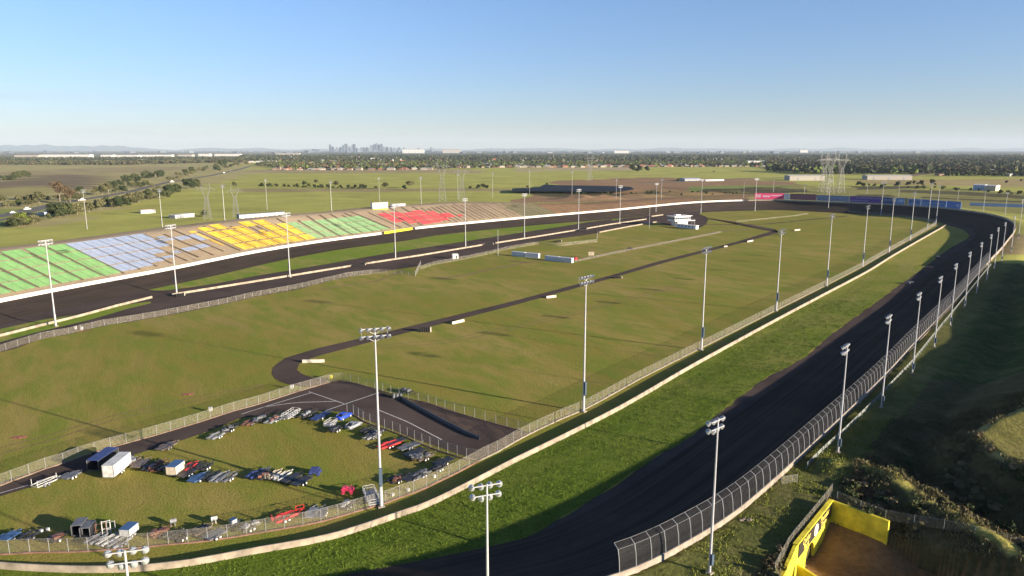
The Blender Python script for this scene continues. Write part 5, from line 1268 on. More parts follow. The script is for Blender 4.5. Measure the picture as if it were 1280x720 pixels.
def tyrestack(px0,px1,label,h=1.6):
    a=W(*px0);b_=W(*px1); c=(a+b_)/2; L=float(np.linalg.norm(b_-a)); r=thing('tyre_stack',label,'tyre stack',(c[0],c[1],.08),math.atan2(b_[1]-a[1],b_[0]-a[0])); n=max(2,int(L/.7))
    b=MB()
    for i in range(n):
        for j in range(2):
            for k in range(int(h/.27)): b.lathe((-L/2+.35+i*(L-.7)/(n-1),(j-.5)*.66,k*.27),(0,0,1),[(0,.28),(.05,.34),(.2,.34),(.25,.28)],10)
    b.build('tyres',TYRE,r); b=MB(); b.box((L/2+.12,0,h*.5),(.25,1.3,h)); b.build('end_board',CB,r)
tyrestack((525,415),(538,415),'black tyre stack with a pale end board beside the infield road',1.7)
tyrestack((766,348.3),(776.5,347.8),'smaller dark tyre stack with a pale end by the infield road',1.0)
tyrestack((219,371),(230,369.5),'dark tyre bundle at the foot of the mast at the pit lane gap',1.3)
tyrestack((723,288.8),(733,287.3),'dark tyre bundle at the gap in the pit wall above the small white sign',1.3)
tyrestack((605,307),(616,305.5),'dark tyre bundle at the pit wall gap above the white containers',1.0)
tyrestack((440,333.5),(456,331.5),'grey tyre bundle in the pit wall gap under the pale green seats',.9)
tyrestack((694,303),(701,302),'little dark tyre pile at the bend of the pale fence',1.2)
c=W(569,323.5); r=thing('ticket_booth','small white booth with a peaked roof beside the pit road','booth',(c[0],c[1],0),.3); b=MB(); b.box((0,0,1.1),(3.4,2.4,2.2)); b.build('wall',PAL['white'],r); b=MB(); b.add([(-1.9,-1.4,2.2),(1.9,-1.4,2.2),(1.9,1.4,2.2),(-1.9,1.4,2.2),(-1.6,0,3.1),(1.6,0,3.1)],[(0,1,5,4),(2,3,4,5),(0,4,3),(1,2,5)]); b.build('roof',PAL['white'],r); b=MB(); b.box((.5,-1.22,1),(.8,.05,1.8)); b.build('door',DGL,r)
c=W(787,312); b=MB(); b.box((0,0,.6),(2.6,1.3,1.0)); b.box((1.9,0,.5),(1,.9,.8)); b.box((0,0,1.2),(2.0,1.5,.15)); o=b.build('fuel_bin',PAL['dark']); o.location=(c[0],c[1],.1); tag(o,'small dark bin with a pale end beside the gravel path','bin')
for px,lab in (((94,412.5),'white marker bin at the far left pit fence'),((102,413),'second white marker bin on the far left pit fence'),((414,475),'yellow-white gate marker at the paddock corner'),((365,487),'small white marker board on the paddock fence'),((263,515.5),'white notice plate on the paddock fence')):
    c=W(*px); b=MB(); b.box((0,0,.75),(.7,.5,.9)); b.tube((0,0,0),(0,0,.4),.08,.08,6); b.box((0,0,1.22),(.8,.6,.06)); o=b.build('marker',PAL['white'] if 'yellow' not in lab else YEL2); o.location=(c[0],c[1]+.2,.05); tag(o,lab,'marker')
for px,w_,l_,lab in (((235,493.5),2.2,1.6,'small patch of red scrap on the grass above the yard fence'),((24,547.5),2.4,1.4,'small red-brown board lying on the grass at the left edge')):
    c=W(*px); b=MB()
    for k in range(4): b.box(((k-1.5)*w_*.27,(k%2-.5)*.4,.08+.03*k),(w_*.33,l_*.6,.06),rz=k*.5)
    o=b.build('scrap_board',solid('red_scrap',(.42,.12,.11),.8)); o.location=(c[0],c[1],.06); tag(o,lab,'scrap')
# timing table left on the near track
for px,lab in (((1137,355),'low dark table-like marker stand on the edge of the near straight'),((1172,322.5),'small dark stand on the grass edge farther up the near straight')):
    c=W(*px); b=MB(); b.box((0,0,.95),(3.4,1.6,.12)); 
    for sx in (-1,1):
        for sy in (-1,1): b.box((sx*1.5,sy*.7,.45),(.1,.1,.95))
    b.box((-.9,0,.45),(1.1,1.4,.8)); o=b.build('marker_stand',PAL['grey'] if 'low' in lab else PAL['dark']); o.location=(c[0],c[1],.1); o.rotation_euler=(0,0,.5); tag(o,lab,'stand')
# dark barrier along the gravel wedge, two posts and grey drums at its head
P=resample(np.array(pxl([(501,498.5),(512,505),(552,527),(584,543.5),(600,550)])),1.5)
wall('rubber_barrier',P,0.05,.75,.5,[PAL['dark']],'low black barrier dividing the asphalt yard from the gravel wedge','barrier')
c=W(497,498); b=MB()
for k in range(3): b.lathe((k*.9,k*.1,0),(0,0,1),[(0,.42),(1.15,.42),(1.2,.3)],12)
o=b.build('drum_cluster',PAL['grey']); o.location=(c[0]-1,c[1],.1); tag(o,'three dark grey drums at the head of the black barrier','drums')
c=W(521,491); trailer(((500,489),(520,494.5)),1.6,'load','dark','dark scrap trailer just outside the paddock back fence')
# ------------------------------------------------------------------ PYLONS
PYM=solid('pylon_steel',(.26,.26,.25),.5,.2)
def pylon(x,y,h,rz,label,w0=None,twin=True):
    w0=w0 or h*.18; r=thing('lattice_pylon',label,'pylon',(x,y,0),rz,'lattice power pylons in the fields'); b=MB(); th=h*.0022+.045
    def wd(t): return w0*(1-t/.62*.62) if t<.62 else w0*.38
    lv=[0,.12,.24,.35,.45,.54,.62]
    for a_,c_ in zip(lv[:-1],lv[1:]):
        wa,wc=wd(a_)/2,wd(c_)/2
        for sx,sy in ((-1,-1),(1,-1),(1,1),(-1,1)):
            b.tube((sx*wa,sy*wa,a_*h),(sx*wc,sy*wc,c_*h),th,th,4)
        cs=[(-1,-1),(1,-1),(1,1),(-1,1)]
        for k in range(4):
            p,q=cs[k],cs[(k+1)%4]; b.tube((p[0]*wa,p[1]*wa,a_*h),(q[0]*wc,q[1]*wc,c_*h),th*.7,th*.7,4); b.tube((q[0]*wa,q[1]*wa,a_*h),(p[0]*wc,p[1]*wc,c_*h),th*.7,th*.7,4); b.tube((p[0]*wc,p[1]*wc,c_*h),(q[0]*wc,q[1]*wc,c_*h),th*.7,th*.7,4)
    b.build('lattice_body',PYM,r)
    b=MB(); wt=w0*.19; span=h*.19
    for s in (-1,1):  # splayed window legs and earth-wire peaks
        for sy in (-1,1):
            b.tube((s*wt,sy*wt,.62*h),(s*span*.62,sy*wt*.8,.82*h),th,th,4); b.tube((s*span*.62,sy*wt*.8,.82*h),(s*span*.5,0,h),th,th,4)
            b.tube((s*wt,sy*wt,.62*h),(s*span*.35,sy*wt,.82*h),th*.7,th*.7,4)
        for k in range(4):
            t=k/4; b.tube((s*(wt+(span*.62-wt)*t),wt*.9,(.62+.2*t)*h),(s*(wt+(span*.35-wt)*(t+.25)),-wt*.9,(.62+.2*(t+.25))*h),th*.6,th*.6,4)
    b.build('window_frame',PYM,r)
    b=MB()
    for z in (.82,.855):
        for sy in (-1,1): b.tube((-span*(1.25 if z<.83 else .9),sy*.4,z*h),(span*(1.25 if z<.83 else .9),sy*.4,z*h),th,th,4)
    for k in range(14): x0=-span*1.1+k*span*2.2/14; b.tube((x0,0,.82*h),(x0+span*.08,0,.855*h),th*.7,th*.7,4)
    b.build('cross_arm',PYM,r)
    for s in (-1.15,0,1.15):
        b=MB(); b.tube((s*span,0,.82*h),(s*span,0,.76*h),.16,.16,5); b.build('insulator',PYM,r)
    return r
for bx,by,ty,lab in (((260),275,228,'lattice pylon rising above the crest left of the yellow seats, left of a pair'),((295.5),272,231,'lattice pylon rising above the crest left of the yellow seats, right of a pair'),((553),252,199,'tall lattice pylon left of the pair above the red seats'),((577.5),251,207,'tall lattice pylon right of the pair above the red seats'),((737),226,192,'single distant lattice pylon standing before the suburb'),((1028),240,192,'left lattice pylon of the group of three behind the billboards'),((1035.5),242,190,'middle lattice pylon of the group of three behind the billboards'),((1049.5),241,192,'right lattice pylon of the group of three behind the billboards')):
    x,y=W(bx,by,0); c,s=math.cos(PT),math.sin(PT); k=(360-ty)/FP; hh=CH+y*(-s+c*k)/(c+s*k)
    pylon(x,y,hh,.15,lab)
# ------------------------------------------------------------------ VEGETATION
def leafmat(name,c1,c2):
    m,nt,b=newmat(name); N=nt.nodes; L=nt.links; g=N.new('ShaderNodeNewGeometry'); oi=N.new('ShaderNodeObjectInfo')
    f=nz(N,L,g.outputs['Position'],.35,4,.6); a=N.new('ShaderNodeMath'); a.operation='ADD'; L.new(f,a.inputs[0]); 
    r=N.new('ShaderNodeMath'); r.operation='MULTIPLY_ADD'; L.new(oi.outputs['Random'],r.inputs[0]); r.inputs[1].default_value=.5; r.inputs[2].default_value=-.25; L.new(r.outputs[0],a.inputs[1])
    c=mixc(N,L,mapr(N,L,a.outputs[0],.3,.75),c1,c2); L.new(c,b.inputs['Base Color']); b.inputs['Roughness'].default_value=.8; b.inputs['Specular IOR Level'].default_value=.1
    MATS[name]=m; return m
LEAF=leafmat('gum_leaves',(.09,.09,.04),(.16,.15,.07)); LEAFD=leafmat('dark_leaves',(.035,.05,.02),(.08,.09,.035)); LEAFR=leafmat('red_brown_leaves',(.085,.06,.035),(.13,.09,.05)); LEAFG=leafmat('bright_leaves',(.12,.15,.03),(.2,.22,.04)); SCRUBM=leafmat('scrub_leaves',(.11,.1,.05),(.24,.19,.11)); BARK=solid('bark',(.22,.18,.14),.9)
def leafquads(C,Rr,n,size,rng,flat=.7):
    """n leaf clumps scattered through blobs centred C with radii Rr"""
    k=rng.integers(0,len(C),n); d=rng.normal(size=(n,3)); d/=np.linalg.norm(d,axis=1)[:,None]; rr=rng.uniform(.45,1.05,n)**.7
    P=C[k]+d*(Rr[k]*rr)[:,None]*np.array((1,1,flat))
    nrm=d*.7+rng.normal(size=(n,3))*.5; nrm/=np.linalg.norm(nrm,axis=1)[:,None]
    u=np.cross(nrm,rng.normal(size=(n,3))); u/=np.linalg.norm(u,axis=1)[:,None]; v=np.cross(nrm,u); s=size*rng.uniform(.6,1.4,n)[:,None]
    V=np.stack([P-u*s-v*s*.6,P+u*s-v*s*.6,P+u*s*.7+v*s*.6,P-u*s*.7+v*s*.6],1).reshape(-1,3)
    return V,np.arange(n*4).reshape(n,4)
def tree_proto(h,w,mat,seed,n=1500,size=.5,low=.3,label='',name='tree'):
    rng=np.random.default_rng(seed); r=thing(name,label,'tree'); nb=9
    C=[];Rr=[]
    for k in range(nb):
        a=rng.uniform(0,2*math.pi); q=rng.uniform(.0,.75)*w/2; z=h*rng.uniform(low+.15,.88); q*=1.15-.6*abs(z/h-.55)
        C.append((math.cos(a)*q,math.sin(a)*q,z)); Rr.append(w*rng.uniform(.16,.3))
    C.append((0,0,h*.82)); Rr.append(w*.24); C=np.array(C);Rr=np.array(Rr)
    V,Qd=leafquads(C,Rr,n,size,rng,.75); npmesh('crown',V,Qd,[mat],r)
    b=MB(); b.tube((0,0,-.5),(0,0,h*.45),h*.022+.06,h*.013+.03,7)
    for k in range(5): b.tube((0,0,h*(.25+.04*k)),tuple(C[k]*.9),h*.009+.03,.03,5)
    b.build('trunk',BARK,r); return r
TP=[tree_proto(14,12,LEAF,1),tree_proto(11,12,LEAF,2),tree_proto(16,11,LEAFD,3),tree_proto(9,11,LEAFD,4,low=.1),tree_proto(18,15,LEAFR,5,1100,.5),tree_proto(8,10,LEAFG,6,low=.1),tree_proto(6,8,LEAFD,7,600,.35,low=-.05)]
used=set()
def ptree(k,x,y,s,label,group,sz=1.0,h0=0.0):
    if k not in used:
        used.add(k); o=TP[k]; o.location=(x,y,h0); o.rotation_euler=(0,0,random.uniform(0,6)); o.scale=(s,s,s*sz); tag(o,label,None,group); return o
    return dup(TP[k],(x,y,h0),random.uniform(0,6),label,group,(s,s,s*sz))
def treepx(k,px,py,hpx,label,group,sz=1.0):
    """tree whose foot is at this photo point and whose height is hpx photo pixels"""
    x,y=W(px,py,0); H0=[14,11,16,9,18,8,6][k]; hh=hpx/FP*y*1.02
    return ptree(k,x,y,hh/H0/sz if False else hh/H0,label,group,sz)
# individually placed trees at left
IT=[(4,75,252,24,'tall reddish-brown gum tree, largest of the trees at the left'),(4,88,254,18,'shorter reddish gum tree touching the tallest one on its right'),(2,100,247,14,'narrow dark green tree just left of the first crest mast'),(1,50,256,15,'olive tree left of the tall reddish gum'),(1,38,256,12,'rounded olive tree by the highway at the left'),(0,26,256,12,'dark rounded tree second from the left edge'),(0,3,257,13,'tree cut by the left edge above the highway'),(5,30,281,14,'broad olive bush tree below the highway at the far left'),(1,18,283,12,'left half of the broad olive clump below the highway'),(1,42,280,11,'right part of the broad olive clump below the highway'),(3,70,271,15,'dense tree at the left end of the belt along the green field'),(3,84,270,15,'second dense tree of the belt along the green field'),(1,97,269,14,'third tree of the belt along the green field, by the mast'),(0,112,266,13,'fourth tree of the belt, just right of the first crest mast'),(1,126,262,12,'fifth tree of the belt along the green field'),(0,136,243,14,'tall pale gum standing behind the belt'),(1,128,244,12,'pale gum left of the tall pale one behind the belt'),(3,148,259,12,'sixth tree of the belt along the green field'),(0,162,256,14,'seventh tree of the belt along the green field'),(0,174,254,14,'eighth tree of the belt, below the creek bank'),(2,186,250,14,'ninth tree of the belt, just left of the second crest mast'),(0,199,247,14,'tenth tree of the belt, directly behind the second crest mast'),(3,211,242,10,'eleventh tree of the belt, right of the second crest mast'),(3,222,240,8,'low last bush of the belt beside the highway'),(3,236,236,11,'broad dark clump, left part, above the highway bend'),(3,245,235,10,'broad dark clump, right part, above the highway bend'),(6,255,271,8,'lone bush at the foot of the left pylon'),(6,293,232.5,5,'round bush in the hedge line right of the left pylons')]
for k,x,y,h,l in IT: treepx(k,x,y,h*1.05,l,'trees along the highway at the left')
MORE=1
# creek line bushes (denser, darker)
rg=random.Random(5)
def line_trees(px,n,kinds,hp,label,group,jit=4,jy=1.2):
    P=resample(np.array([(a,b) for a,b in px],float),.5); 
    for k in range(n):
        q=P[int((k+.5)/n*len(P))%len(P)]; treepx(rg.choice(kinds),q[0]+rg.uniform(-jit,jit),q[1]+rg.uniform(-jy,jy),rg.uniform(*hp),label,group)
line_trees([(138,236),(160,229),(185,223),(205,220)],22,[2,3,6],(5,9),'dark tree in the creek belt running up behind the highway trees','trees in the dark creek belt',3,2.5)
line_trees([(62,272),(90,268),(120,261),(150,256),(180,252),(210,245),(222,240)],40,[0,1,3,3],(7,11),'dense olive tree in the belt between the highway and the green field','trees in the highway belt',3,3)
line_trees([(0,258),(25,257),(60,252),(90,252),(110,250)],18,[0,1,3],(6,10),'olive tree on the far side of the highway at the left','trees on the far side of the highway',4,3)
line_trees([(10,283),(30,282),(48,279)],14,[1,3],(7,11),'olive tree in the clump below the highway at the far left','trees in the clump below the highway',3,2)
line_trees([(120,244),(150,240),(170,237),(190,233)],18,[2,3,0],(5,9),'dark tree in the grove beyond the highway belt','trees in the grove beyond the highway',5,3)
line_trees([(0,226),(15,225),(30,222),(40,219)],14,[3,6,2],(5,8),'dark tree of the short belt at the left edge in the khaki fields','trees of the short left belt',2,1.5)
line_trees([(262,214),(280,211),(300,207),(318,206)],16,[0,3,2],(5,8),'distant tree beside the upper end of the highway','trees at the upper end of the highway',5,3)
line_trees([(210,226),(230,221),(248,216),(262,213)],14,[0,1,3],(4,7),'small roadside tree along the middle of the highway','roadside trees of the highway',5,2)
HEDGE=[(328,233,4),(337,233,3.5),(345,233,3),(356,233,3),(372,234,4),(380,232,5),(386,234,4),(393,234.5,3.5),(402,235,4),(410,235,4),(420,234,7),(426,235,3.5),(436,235.5,4),(444,235.5,4),(452,236,5),(457,236,4),(470,236,3),(481,236,7),(506,237,5),(512,235,8),(588,236.5,3.5),(598,236,4.5),(604,235.5,5),(609,236,4)]
hk={420:'spreading dark tree leaning over the hedge line below the city skyline',481:'rounded dark tree at the gap in the hedge line',512:'taller dark tree at the right end of the hedge line, beside a low round one',506:'low round dark tree at the right end of the hedge line'}
for x,y,h in HEDGE: treepx(3 if h<6 else 1,x,y,h*1.1,hk.get(x,'low dark bush in the hedge line across the middle of the green fields'),'bushes of the hedge line')
line_trees([(320,233),(370,234),(400,235),(455,236.5)],22,[6,3],(2.2,3.4),'low dark bush in the hedge line across the middle of the green fields','bushes of the hedge line',3,.3)
treepx(1,395,230,5.5,'lone umbrella-shaped tree just above the hedge line','bushes of the hedge line'); 
for x,y,h,l in ((791,214,8,'dark tree clump, left, at the edge of the suburb above the shaded pit sheet'),(799,215,7,'dark tree clump, middle, at the edge of the suburb above the shaded pit sheet'),(809,214,6,'dark tree clump, right, at the edge of the suburb above the shaded pit sheet'),(684,231.5,3,'small bush at the upper left corner of the shaded pit sheet'),(659,235,3,'low bush left of the shaded pit sheet'),(892,215.5,2,'lone little bush in the open green field'),(847,227.5,4,'dark bush beside the pale shed roofs'),(1142,230,4,'dark bush at the edge of the khaki field'),(1258,229,3,'lone tree in the khaki field, left of two'),(1276,227,3,'lone tree in the khaki field, right of two')): treepx(3,x,y,h,l,'lone trees in the fields')
line_trees([(1070,232),(1100,234),(1125,232),(1150,232),(1170,232)],16,[2,3],(4,6),'dark bush in the belt between the billboards and the khaki field','bushes behind the billboards',6,2)
line_trees([(1130,236),(1180,238),(1230,240),(1280,244)],16,[2,3,6],(3.5,5.5),'dark tree in the belt behind the far right turn','trees behind the far right turn',5,2)
line_trees([(700,240),(740,243),(800,244),(850,243)],18,[6,3],(2,4),'scrubby bush on the brown bank behind the track','bushes on the brown bank',8,2)
line_trees([(850,243),(900,243),(935,242)],12,[6,3],(2,3.5),'scrubby bush on the bank left of the pink billboard','bushes on the far bank',6,2)
# woodland and suburb trees: nearest individually, rest as one mass
def massmesh(name,pts,hs,mats,kinds,seed,label,per=26):
    rng=np.random.default_rng(seed); n=len(pts); V=[];M=[]
    for k in range(n):
        pass
    X=np.repeat(pts,per,axis=0); H=np.repeat(hs,per); d=rng.normal(size=(n*per,3)); d/=np.linalg.norm(d,axis=1)[:,None]
    ell=np.stack([H*.42,H*.42,H*.42],1); P=np.c_[X,H*.55]+d*ell*rng.uniform(.4,1,(n*per,1)); P[:,2]=np.maximum(P[:,2],.4)
    nrm=d+rng.normal(size=d.shape)*.4; nrm/=np.linalg.norm(nrm,axis=1)[:,None]; u=np.cross(nrm,rng.normal(size=d.shape)); u/=np.linalg.norm(u,axis=1)[:,None]; v=np.cross(nrm,u); s=(H*.2*rng.uniform(.6,1.4,n*per))[:,None]
    V=np.stack([P-u*s-v*s,P+u*s-v*s,P+u*s*.8+v*s,P-u*s*.8+v*s],1).reshape(-1,3)
    o=npmesh(name,V,np.arange(len(V)).reshape(-1,4),mats,midx=np.repeat(kinds,per)); tag(o,label,'woodland',None,'stuff'); return o
def scatter(poly,n,seed):
    rng=np.random.default_rng(seed); P=np.array([W(a,b,0) for a,b in poly]); lo=P.min(0);hi=P.max(0); out=[]
    while len(out)<n:
        q=rng.uniform(lo,hi,(n*3,2)); m=inpoly(q[:,0],q[:,1],[tuple(p) for p in P]); out+=list(q[m])
    return np.array(out[:n])
SUB1=[(318,207),(330,203),(560,203),(780,203),(960,202),(960,207.5),(900,208),(780,208.5),(640,209.2),(545,212),(440,212.5),(345,210)]
SUB2=[(300,203),(300,195),(1280,195),(1280,203),(560,203)]
FOR=[(955,208),(960,198),(1500,197),(1500,221),(1290,221),(1230,220.5),(1165,220.5),(1180,214),(1205,209.5),(1170,211),(1130,217),(1090,219),(1060,218),(1010,218),(975,213)]
FOR2=[(1170,221),(1185,214),(1210,210.5),(1300,212),(1500,214),(1500,221.5)]
LB=[(-200,207),(0,206.5),(150,206.5),(320,202.5),(320,199),(150,202.5),(0,203),(-200,203)]
LB2=[(-200,201),(0,200.5),(150,199.5),(320,199),(320,197),(0,198.5),(-200,199)]
pts=[];hs=[];kd=[]
def add(poly,n,h,seed,k):
    p=scatter(poly,n,seed); rng=np.random.default_rng(seed+1); pts.append(p); hs.append(rng.uniform(*h,n)); kd.append(rng.choice(k,n))
add(SUB1,5200,(6,12),31,[0,1,1,3,3,2]); add(SUB2,6500,(12,20),32,[1,1,0]); add(FOR,6500,(10,19),33,[1,1,0,2]); add(LB,2600,(9,15),35,[0,0,1,2]); add(LB2,2200,(9,15),36,[1,0])
add([(1235,214),(1246,207),(1275,205),(1300,206),(1300,214)],90,(9,14),37,[3])
pts=np.concatenate(pts);hs=np.concatenate(hs);kd=np.concatenate(kd)
_ek=[]
def edge_mass(xs,yf,h):
    for x in xs:
        q=W(x+rg.uniform(-2,2),yf(x),0); pts_e.append(q); hs_e.append(rg.uniform(*h)/FP*q[1]); kd_e.append(rg.choice([0,1,1,1,3]))
pts_e=[];hs_e=[];kd_e=[]
edge_mass(range(346,560,4),lambda x:212.3-rg.uniform(0,1),(3,5.5)); edge_mass(range(560,955,5),lambda x:208.6-rg.uniform(0,.8),(3,5)); edge_mass(range(960,1180,2),lambda x:218-(1020-x)*.05*(x<1020)-rg.uniform(0,2),(6,11)); edge_mass(range(1182,1285,4),lambda x:221-rg.uniform(0,1.5),(4,7))
pts=np.concatenate([pts,np.array(pts_e)]);hs=np.concatenate([hs,hs_e]);kd=np.concatenate([kd,kd_e])
MLF=[leafmat('far_leaves',(.05,.055,.025),(.095,.095,.045)),leafmat('far_dark_leaves',(.025,.035,.018),(.05,.06,.03)),leafmat('far_red_leaves',(.06,.045,.03),(.09,.07,.04)),leafmat('far_bright_leaves',(.08,.11,.03),(.13,.17,.04))]
massmesh('woodland',pts,hs,MLF,kd,40,'far belts of trees and woodland reaching to the horizon',18)
# nearest edge trees of the suburb and the forest as things of their own
# ------------------------------------------------------------------ near scrub round the tunnel
def bush_proto(h,w,mat,seed,n=420,size=.16):
    rng=np.random.default_rng(seed); C=np.array([(rng.uniform(-.35,.35)*w,rng.uniform(-.35,.35)*w,h*rng.uniform(.25,.65)) for _ in range(6)]); Rr=np.full(6,w*.24)
    r=thing('shrub','','shrub'); V,Qd=leafquads(C,Rr,n,size,rng,h/w); V[:,2]=np.maximum(V[:,2],-.15); npmesh('foliage',V,Qd,[mat],r)
    b=MB(); 
    for k in range(5): b.tube((0,0,-.3),tuple(C[k]),.04,.015,5)
    b.build('stem',BARK,r); return r
SH=[bush_proto(1.5,2.2,SCRUBM,51),bush_proto(1.1,1.8,LEAF,52),bush_proto(1.9,2.4,LEAFD,53,520),bush_proto(.9,1.7,SCRUBM,54),bush_proto(1.3,1.9,LEAFR,55)]
su=set(); cnt=0; rng=np.random.default_rng(60); tries=0
GROUPS=['shrub on the scrubby slope around the yellow tunnel walls','grey-green shrub on the scrubby slope around the yellow tunnel walls','large dark shrub on the scrubby slope around the yellow tunnel walls','small pale shrub on the scrubby slope around the yellow tunnel walls','reddish shrub on the scrubby slope around the yellow tunnel walls']
while cnt<290 and tries<20000:
    tries+=1; x,y=rng.uniform(36,112),rng.uniform(80,140)
    px,py=project(x,y,5)
    if not(900<px<1330 and 480<py<760): continue
    i,dd=near_s(x,y)
    if dd<9.5: continue
    if inpoly(np.array([x]),np.array([y]),CUT)[0] or inpoly(np.array([x]),np.array([y]),PLAT)[0]: continue
    if segdist(np.array([x]),np.array([y]),RIDGE)[0]<2.3 or segdist(np.array([x]),np.array([y]),CUT+[CUT[0]])[0]<1.2: continue
    dens=float(vnoise(np.array([x]),np.array([y]),6,70)[0])
    if y>128 or dd>60 or dens<.36+.012*max(0,y-118): continue
    k=int(rng.choice([0,0,1,1,2,3,3,4])); s=float(rng.uniform(.45,1.15)); z=hat(x,y)
    if k in su: o=dup(SH[k],(x,y,z-.05),rng.uniform(0,6),None,None,(s,s,s*rng.uniform(.7,1.1)))
    else: su.add(k); o=SH[k]; o.location=(x,y,z-.05); o.scale=(s,s,s)
    tag(o,GROUPS[k],'shrub','shrubs on the slope around the tunnel: '+['tawny','grey-green','dark','pale','reddish'][k]); cnt+=1
# tufty grass over slopes and verge near the camera: real blades in clumps
def tufts(name,pts,zs,mat,size,seed,per=7,label=''):
    rng=np.random.default_rng(seed); n=len(pts)*per; X=np.repeat(np.c_[pts,zs],per,axis=0)+np.c_[rng.normal(size=(n,2))*size*.9,np.zeros(n)]
    a=rng.uniform(0,2*math.pi,n); w=size*rng.uniform(.15,.4,n); h=size*rng.uniform(.5,1.5,n); dx=np.c_[np.cos(a)*w,np.sin(a)*w,np.zeros(n)]; up=np.c_[rng.normal(size=(n,2))*.3*h[:,None],h]
    V=np.stack([X-dx,X+dx,X+dx*.4+up,X-dx*.4+up],1).reshape(-1,3); o=npmesh(name,V,np.arange(n*4).reshape(n,4),[mat]); tag(o,label,'grass',None,'stuff'); return o
rng=np.random.default_rng(80); q=rng.uniform((25,75),(125,150),(30000,2)); hh,I_,D_=height(q[:,0],q[:,1]); m=(D_>1)&(~inpoly(q[:,0],q[:,1],CUT))&(vnoise(q[:,0],q[:,1],3,71)>.35)&(~inpoly(q[:,0],q[:,1],PLAT))
m2=D_[m]>9
qa=q[m];ha=hh[m]; tufts('scrub_ground_cover',qa[m2],ha[m2],SCRUBM,.38,81,4,'low tawny scrub and grass tufts over the slopes by the tunnel')
tufts('scrub_ground_cover',qa[~m2],ha[~m2],MATS['bright_leaves'],.22,82,3,'short green grass tufts between the track wall and the guard rail')
GT=leafmat('lush_blades',(.1,.16,.018),(.16,.21,.035))
vpoly=[tuple(p[:2]) for p in verge]; q=rng.uniform((-60,95),(150,300),(90000,2)); m=inpoly(q[:,0],q[:,1],vpoly); q=q[m]; m=(vnoise(q[:,0],q[:,1],2.2,72)*vnoise(q[:,0],q[:,1],9,73)>.17); q=q[m]
tufts('grass_tufts',q,np.full(len(q),.07),GT,.17,83,4,'lush uneven grass tufts on the verge inside the near track')
# ------------------------------------------------------------------ SUBURB HOUSES, WAREHOUSES, CITY
def house_proto(w,d,h,wm,rm,lab):
    r=thing('house',lab,'house'); b=MB(); b.box((0,0,h/2),(w,d,h)); b.build('wall',wm,r)
    b=MB(); o_=.6; b.add([(-w/2-o_,-d/2-o_,h),(w/2+o_,-d/2-o_,h),(w/2+o_,d/2+o_,h),(-w/2-o_,d/2+o_,h),(-w/4,0,h+2.6),(w/4,0,h+2.6)],[(0,1,5,4),(1,2,5),(2,3,4,5),(3,0,4),(3,2,1,0)]); b.build('roof',rm,r); return r
HW=solid('house_cream',(.36,.3,.24),.8,var=.15); HB=solid('house_brick',(.24,.14,.1),.8); RT=solid('terracotta_roof',(.42,.17,.1),.8,var=.2); RD=solid('slate_roof',(.2,.2,.22),.7); RL_=solid('pale_roof',(.4,.4,.4),.6)
HP=[(house_proto(17,12,4,HW,RT,''),'cream house with a terracotta roof on the near edge of the suburb','cream houses with terracotta roofs'),(house_proto(15,12,4,HB,RD,''),'brick house with a dark roof on the near edge of the suburb','brick houses with dark roofs'),(house_proto(18,13,5.5,HW,RD,''),'larger cream house with a dark roof on the near edge of the suburb','cream houses with dark roofs'),(house_proto(16,12,4,HW,RL_,''),'cream house with a pale metal roof on the near edge of the suburb','cream houses with pale roofs'),(house_proto(16,12,4,HB,RT,''),'brick house with a terracotta roof on the near edge of the suburb','brick houses with terracotta roofs')]
hu=set(); hn=0
def house(k,x,y,s=1.0):
    global hn; hn+=1
    rz=random.choice([0,.3,-.2,1.5]); P_,l,g=HP[k]
    if k in hu: o=dup(P_,(x,y,0),rz,l,g,s)
    else: hu.add(k); o=P_; o.location=(x,y,0); o.rotation_euler=(0,0,rz); o.scale=(s,s,s); o['label']=l; o['group']=g
for x in np.arange(345,958,4.2):
    if 548<x<575 or rg.random()<.18: continue
    y=(212.6 if x<440 else 212.6-(x-440)*.003) if x<545 else (209.9-(x-545)*.003 if x<800 else 208.6)
    q=W(x+rg.uniform(-1,1),y-rg.uniform(0,.35),0); house(rg.choice([0,1,2,3,4]),q[0],q[1],rg.uniform(.8,1.15))
p=scatter([(345,211),(360,206),(780,205),(955,205),(955,208),(545,210.5)],150,91)
for q in p: house(rg.choice([0,0,2,3,4]),q[0],q[1],rg.uniform(.9,1.4))
# farther roofs as one mass
rng=np.random.default_rng(95); q=scatter([(300,206),(310,196),(1280,193.5),(1280,201),(960,205)],1300,96); b=MB(); mats=[HW,HB,RT,RL_,RD]; 
q=np.concatenate([q,scatter(FOR,260,98)])
for k,(x,y) in enumerate(q):
    b.mat(mats[int(rng.integers(0,5))]); s=rng.uniform(10,24); hh_=rng.uniform(4,8); b.box((x,y,hh_/2),(s*rng.uniform(1,2.2),s,hh_),rz=rng.uniform(0,1.5))
o=b.build('suburb_buildings'); tag(o,'countless far roofs of the suburbs between the trees','buildings',None,'stuff')
def shedbox(px0,px1,h,dep,wm,rm,label,name='warehouse',cat='warehouse',gh=0):
    c,L,rz=px_frame(px0,px1,gh); r=thing(name,label,cat,(c[0],c[1],gh),rz); b=MB(); b.box((0,dep/2,h/2),(L,dep,h)); b.build('wall',wm,r)
    b=MB(); b.add([(-L/2-.5,-.5,h),(L/2+.5,-.5,h),(L/2+.5,dep+.5,h),(-L/2-.5,dep+.5,h),(-L/2-.5,dep/2,h*1.18),(L/2+.5,dep/2,h*1.18)],[(0,1,5,4),(2,3,4,5),(0,4,3),(1,2,5)]); b.build('roof',rm,r)
    n=max(2,int(L/25)); 
    for k in range(min(n,9)): b=MB(); b.box((-L/2+L*(k+.5)/min(n,9),-.12,h*.35),(min(6,L/20),.3,h*.6)); b.build('roller_door',GREYR,r)
    return r
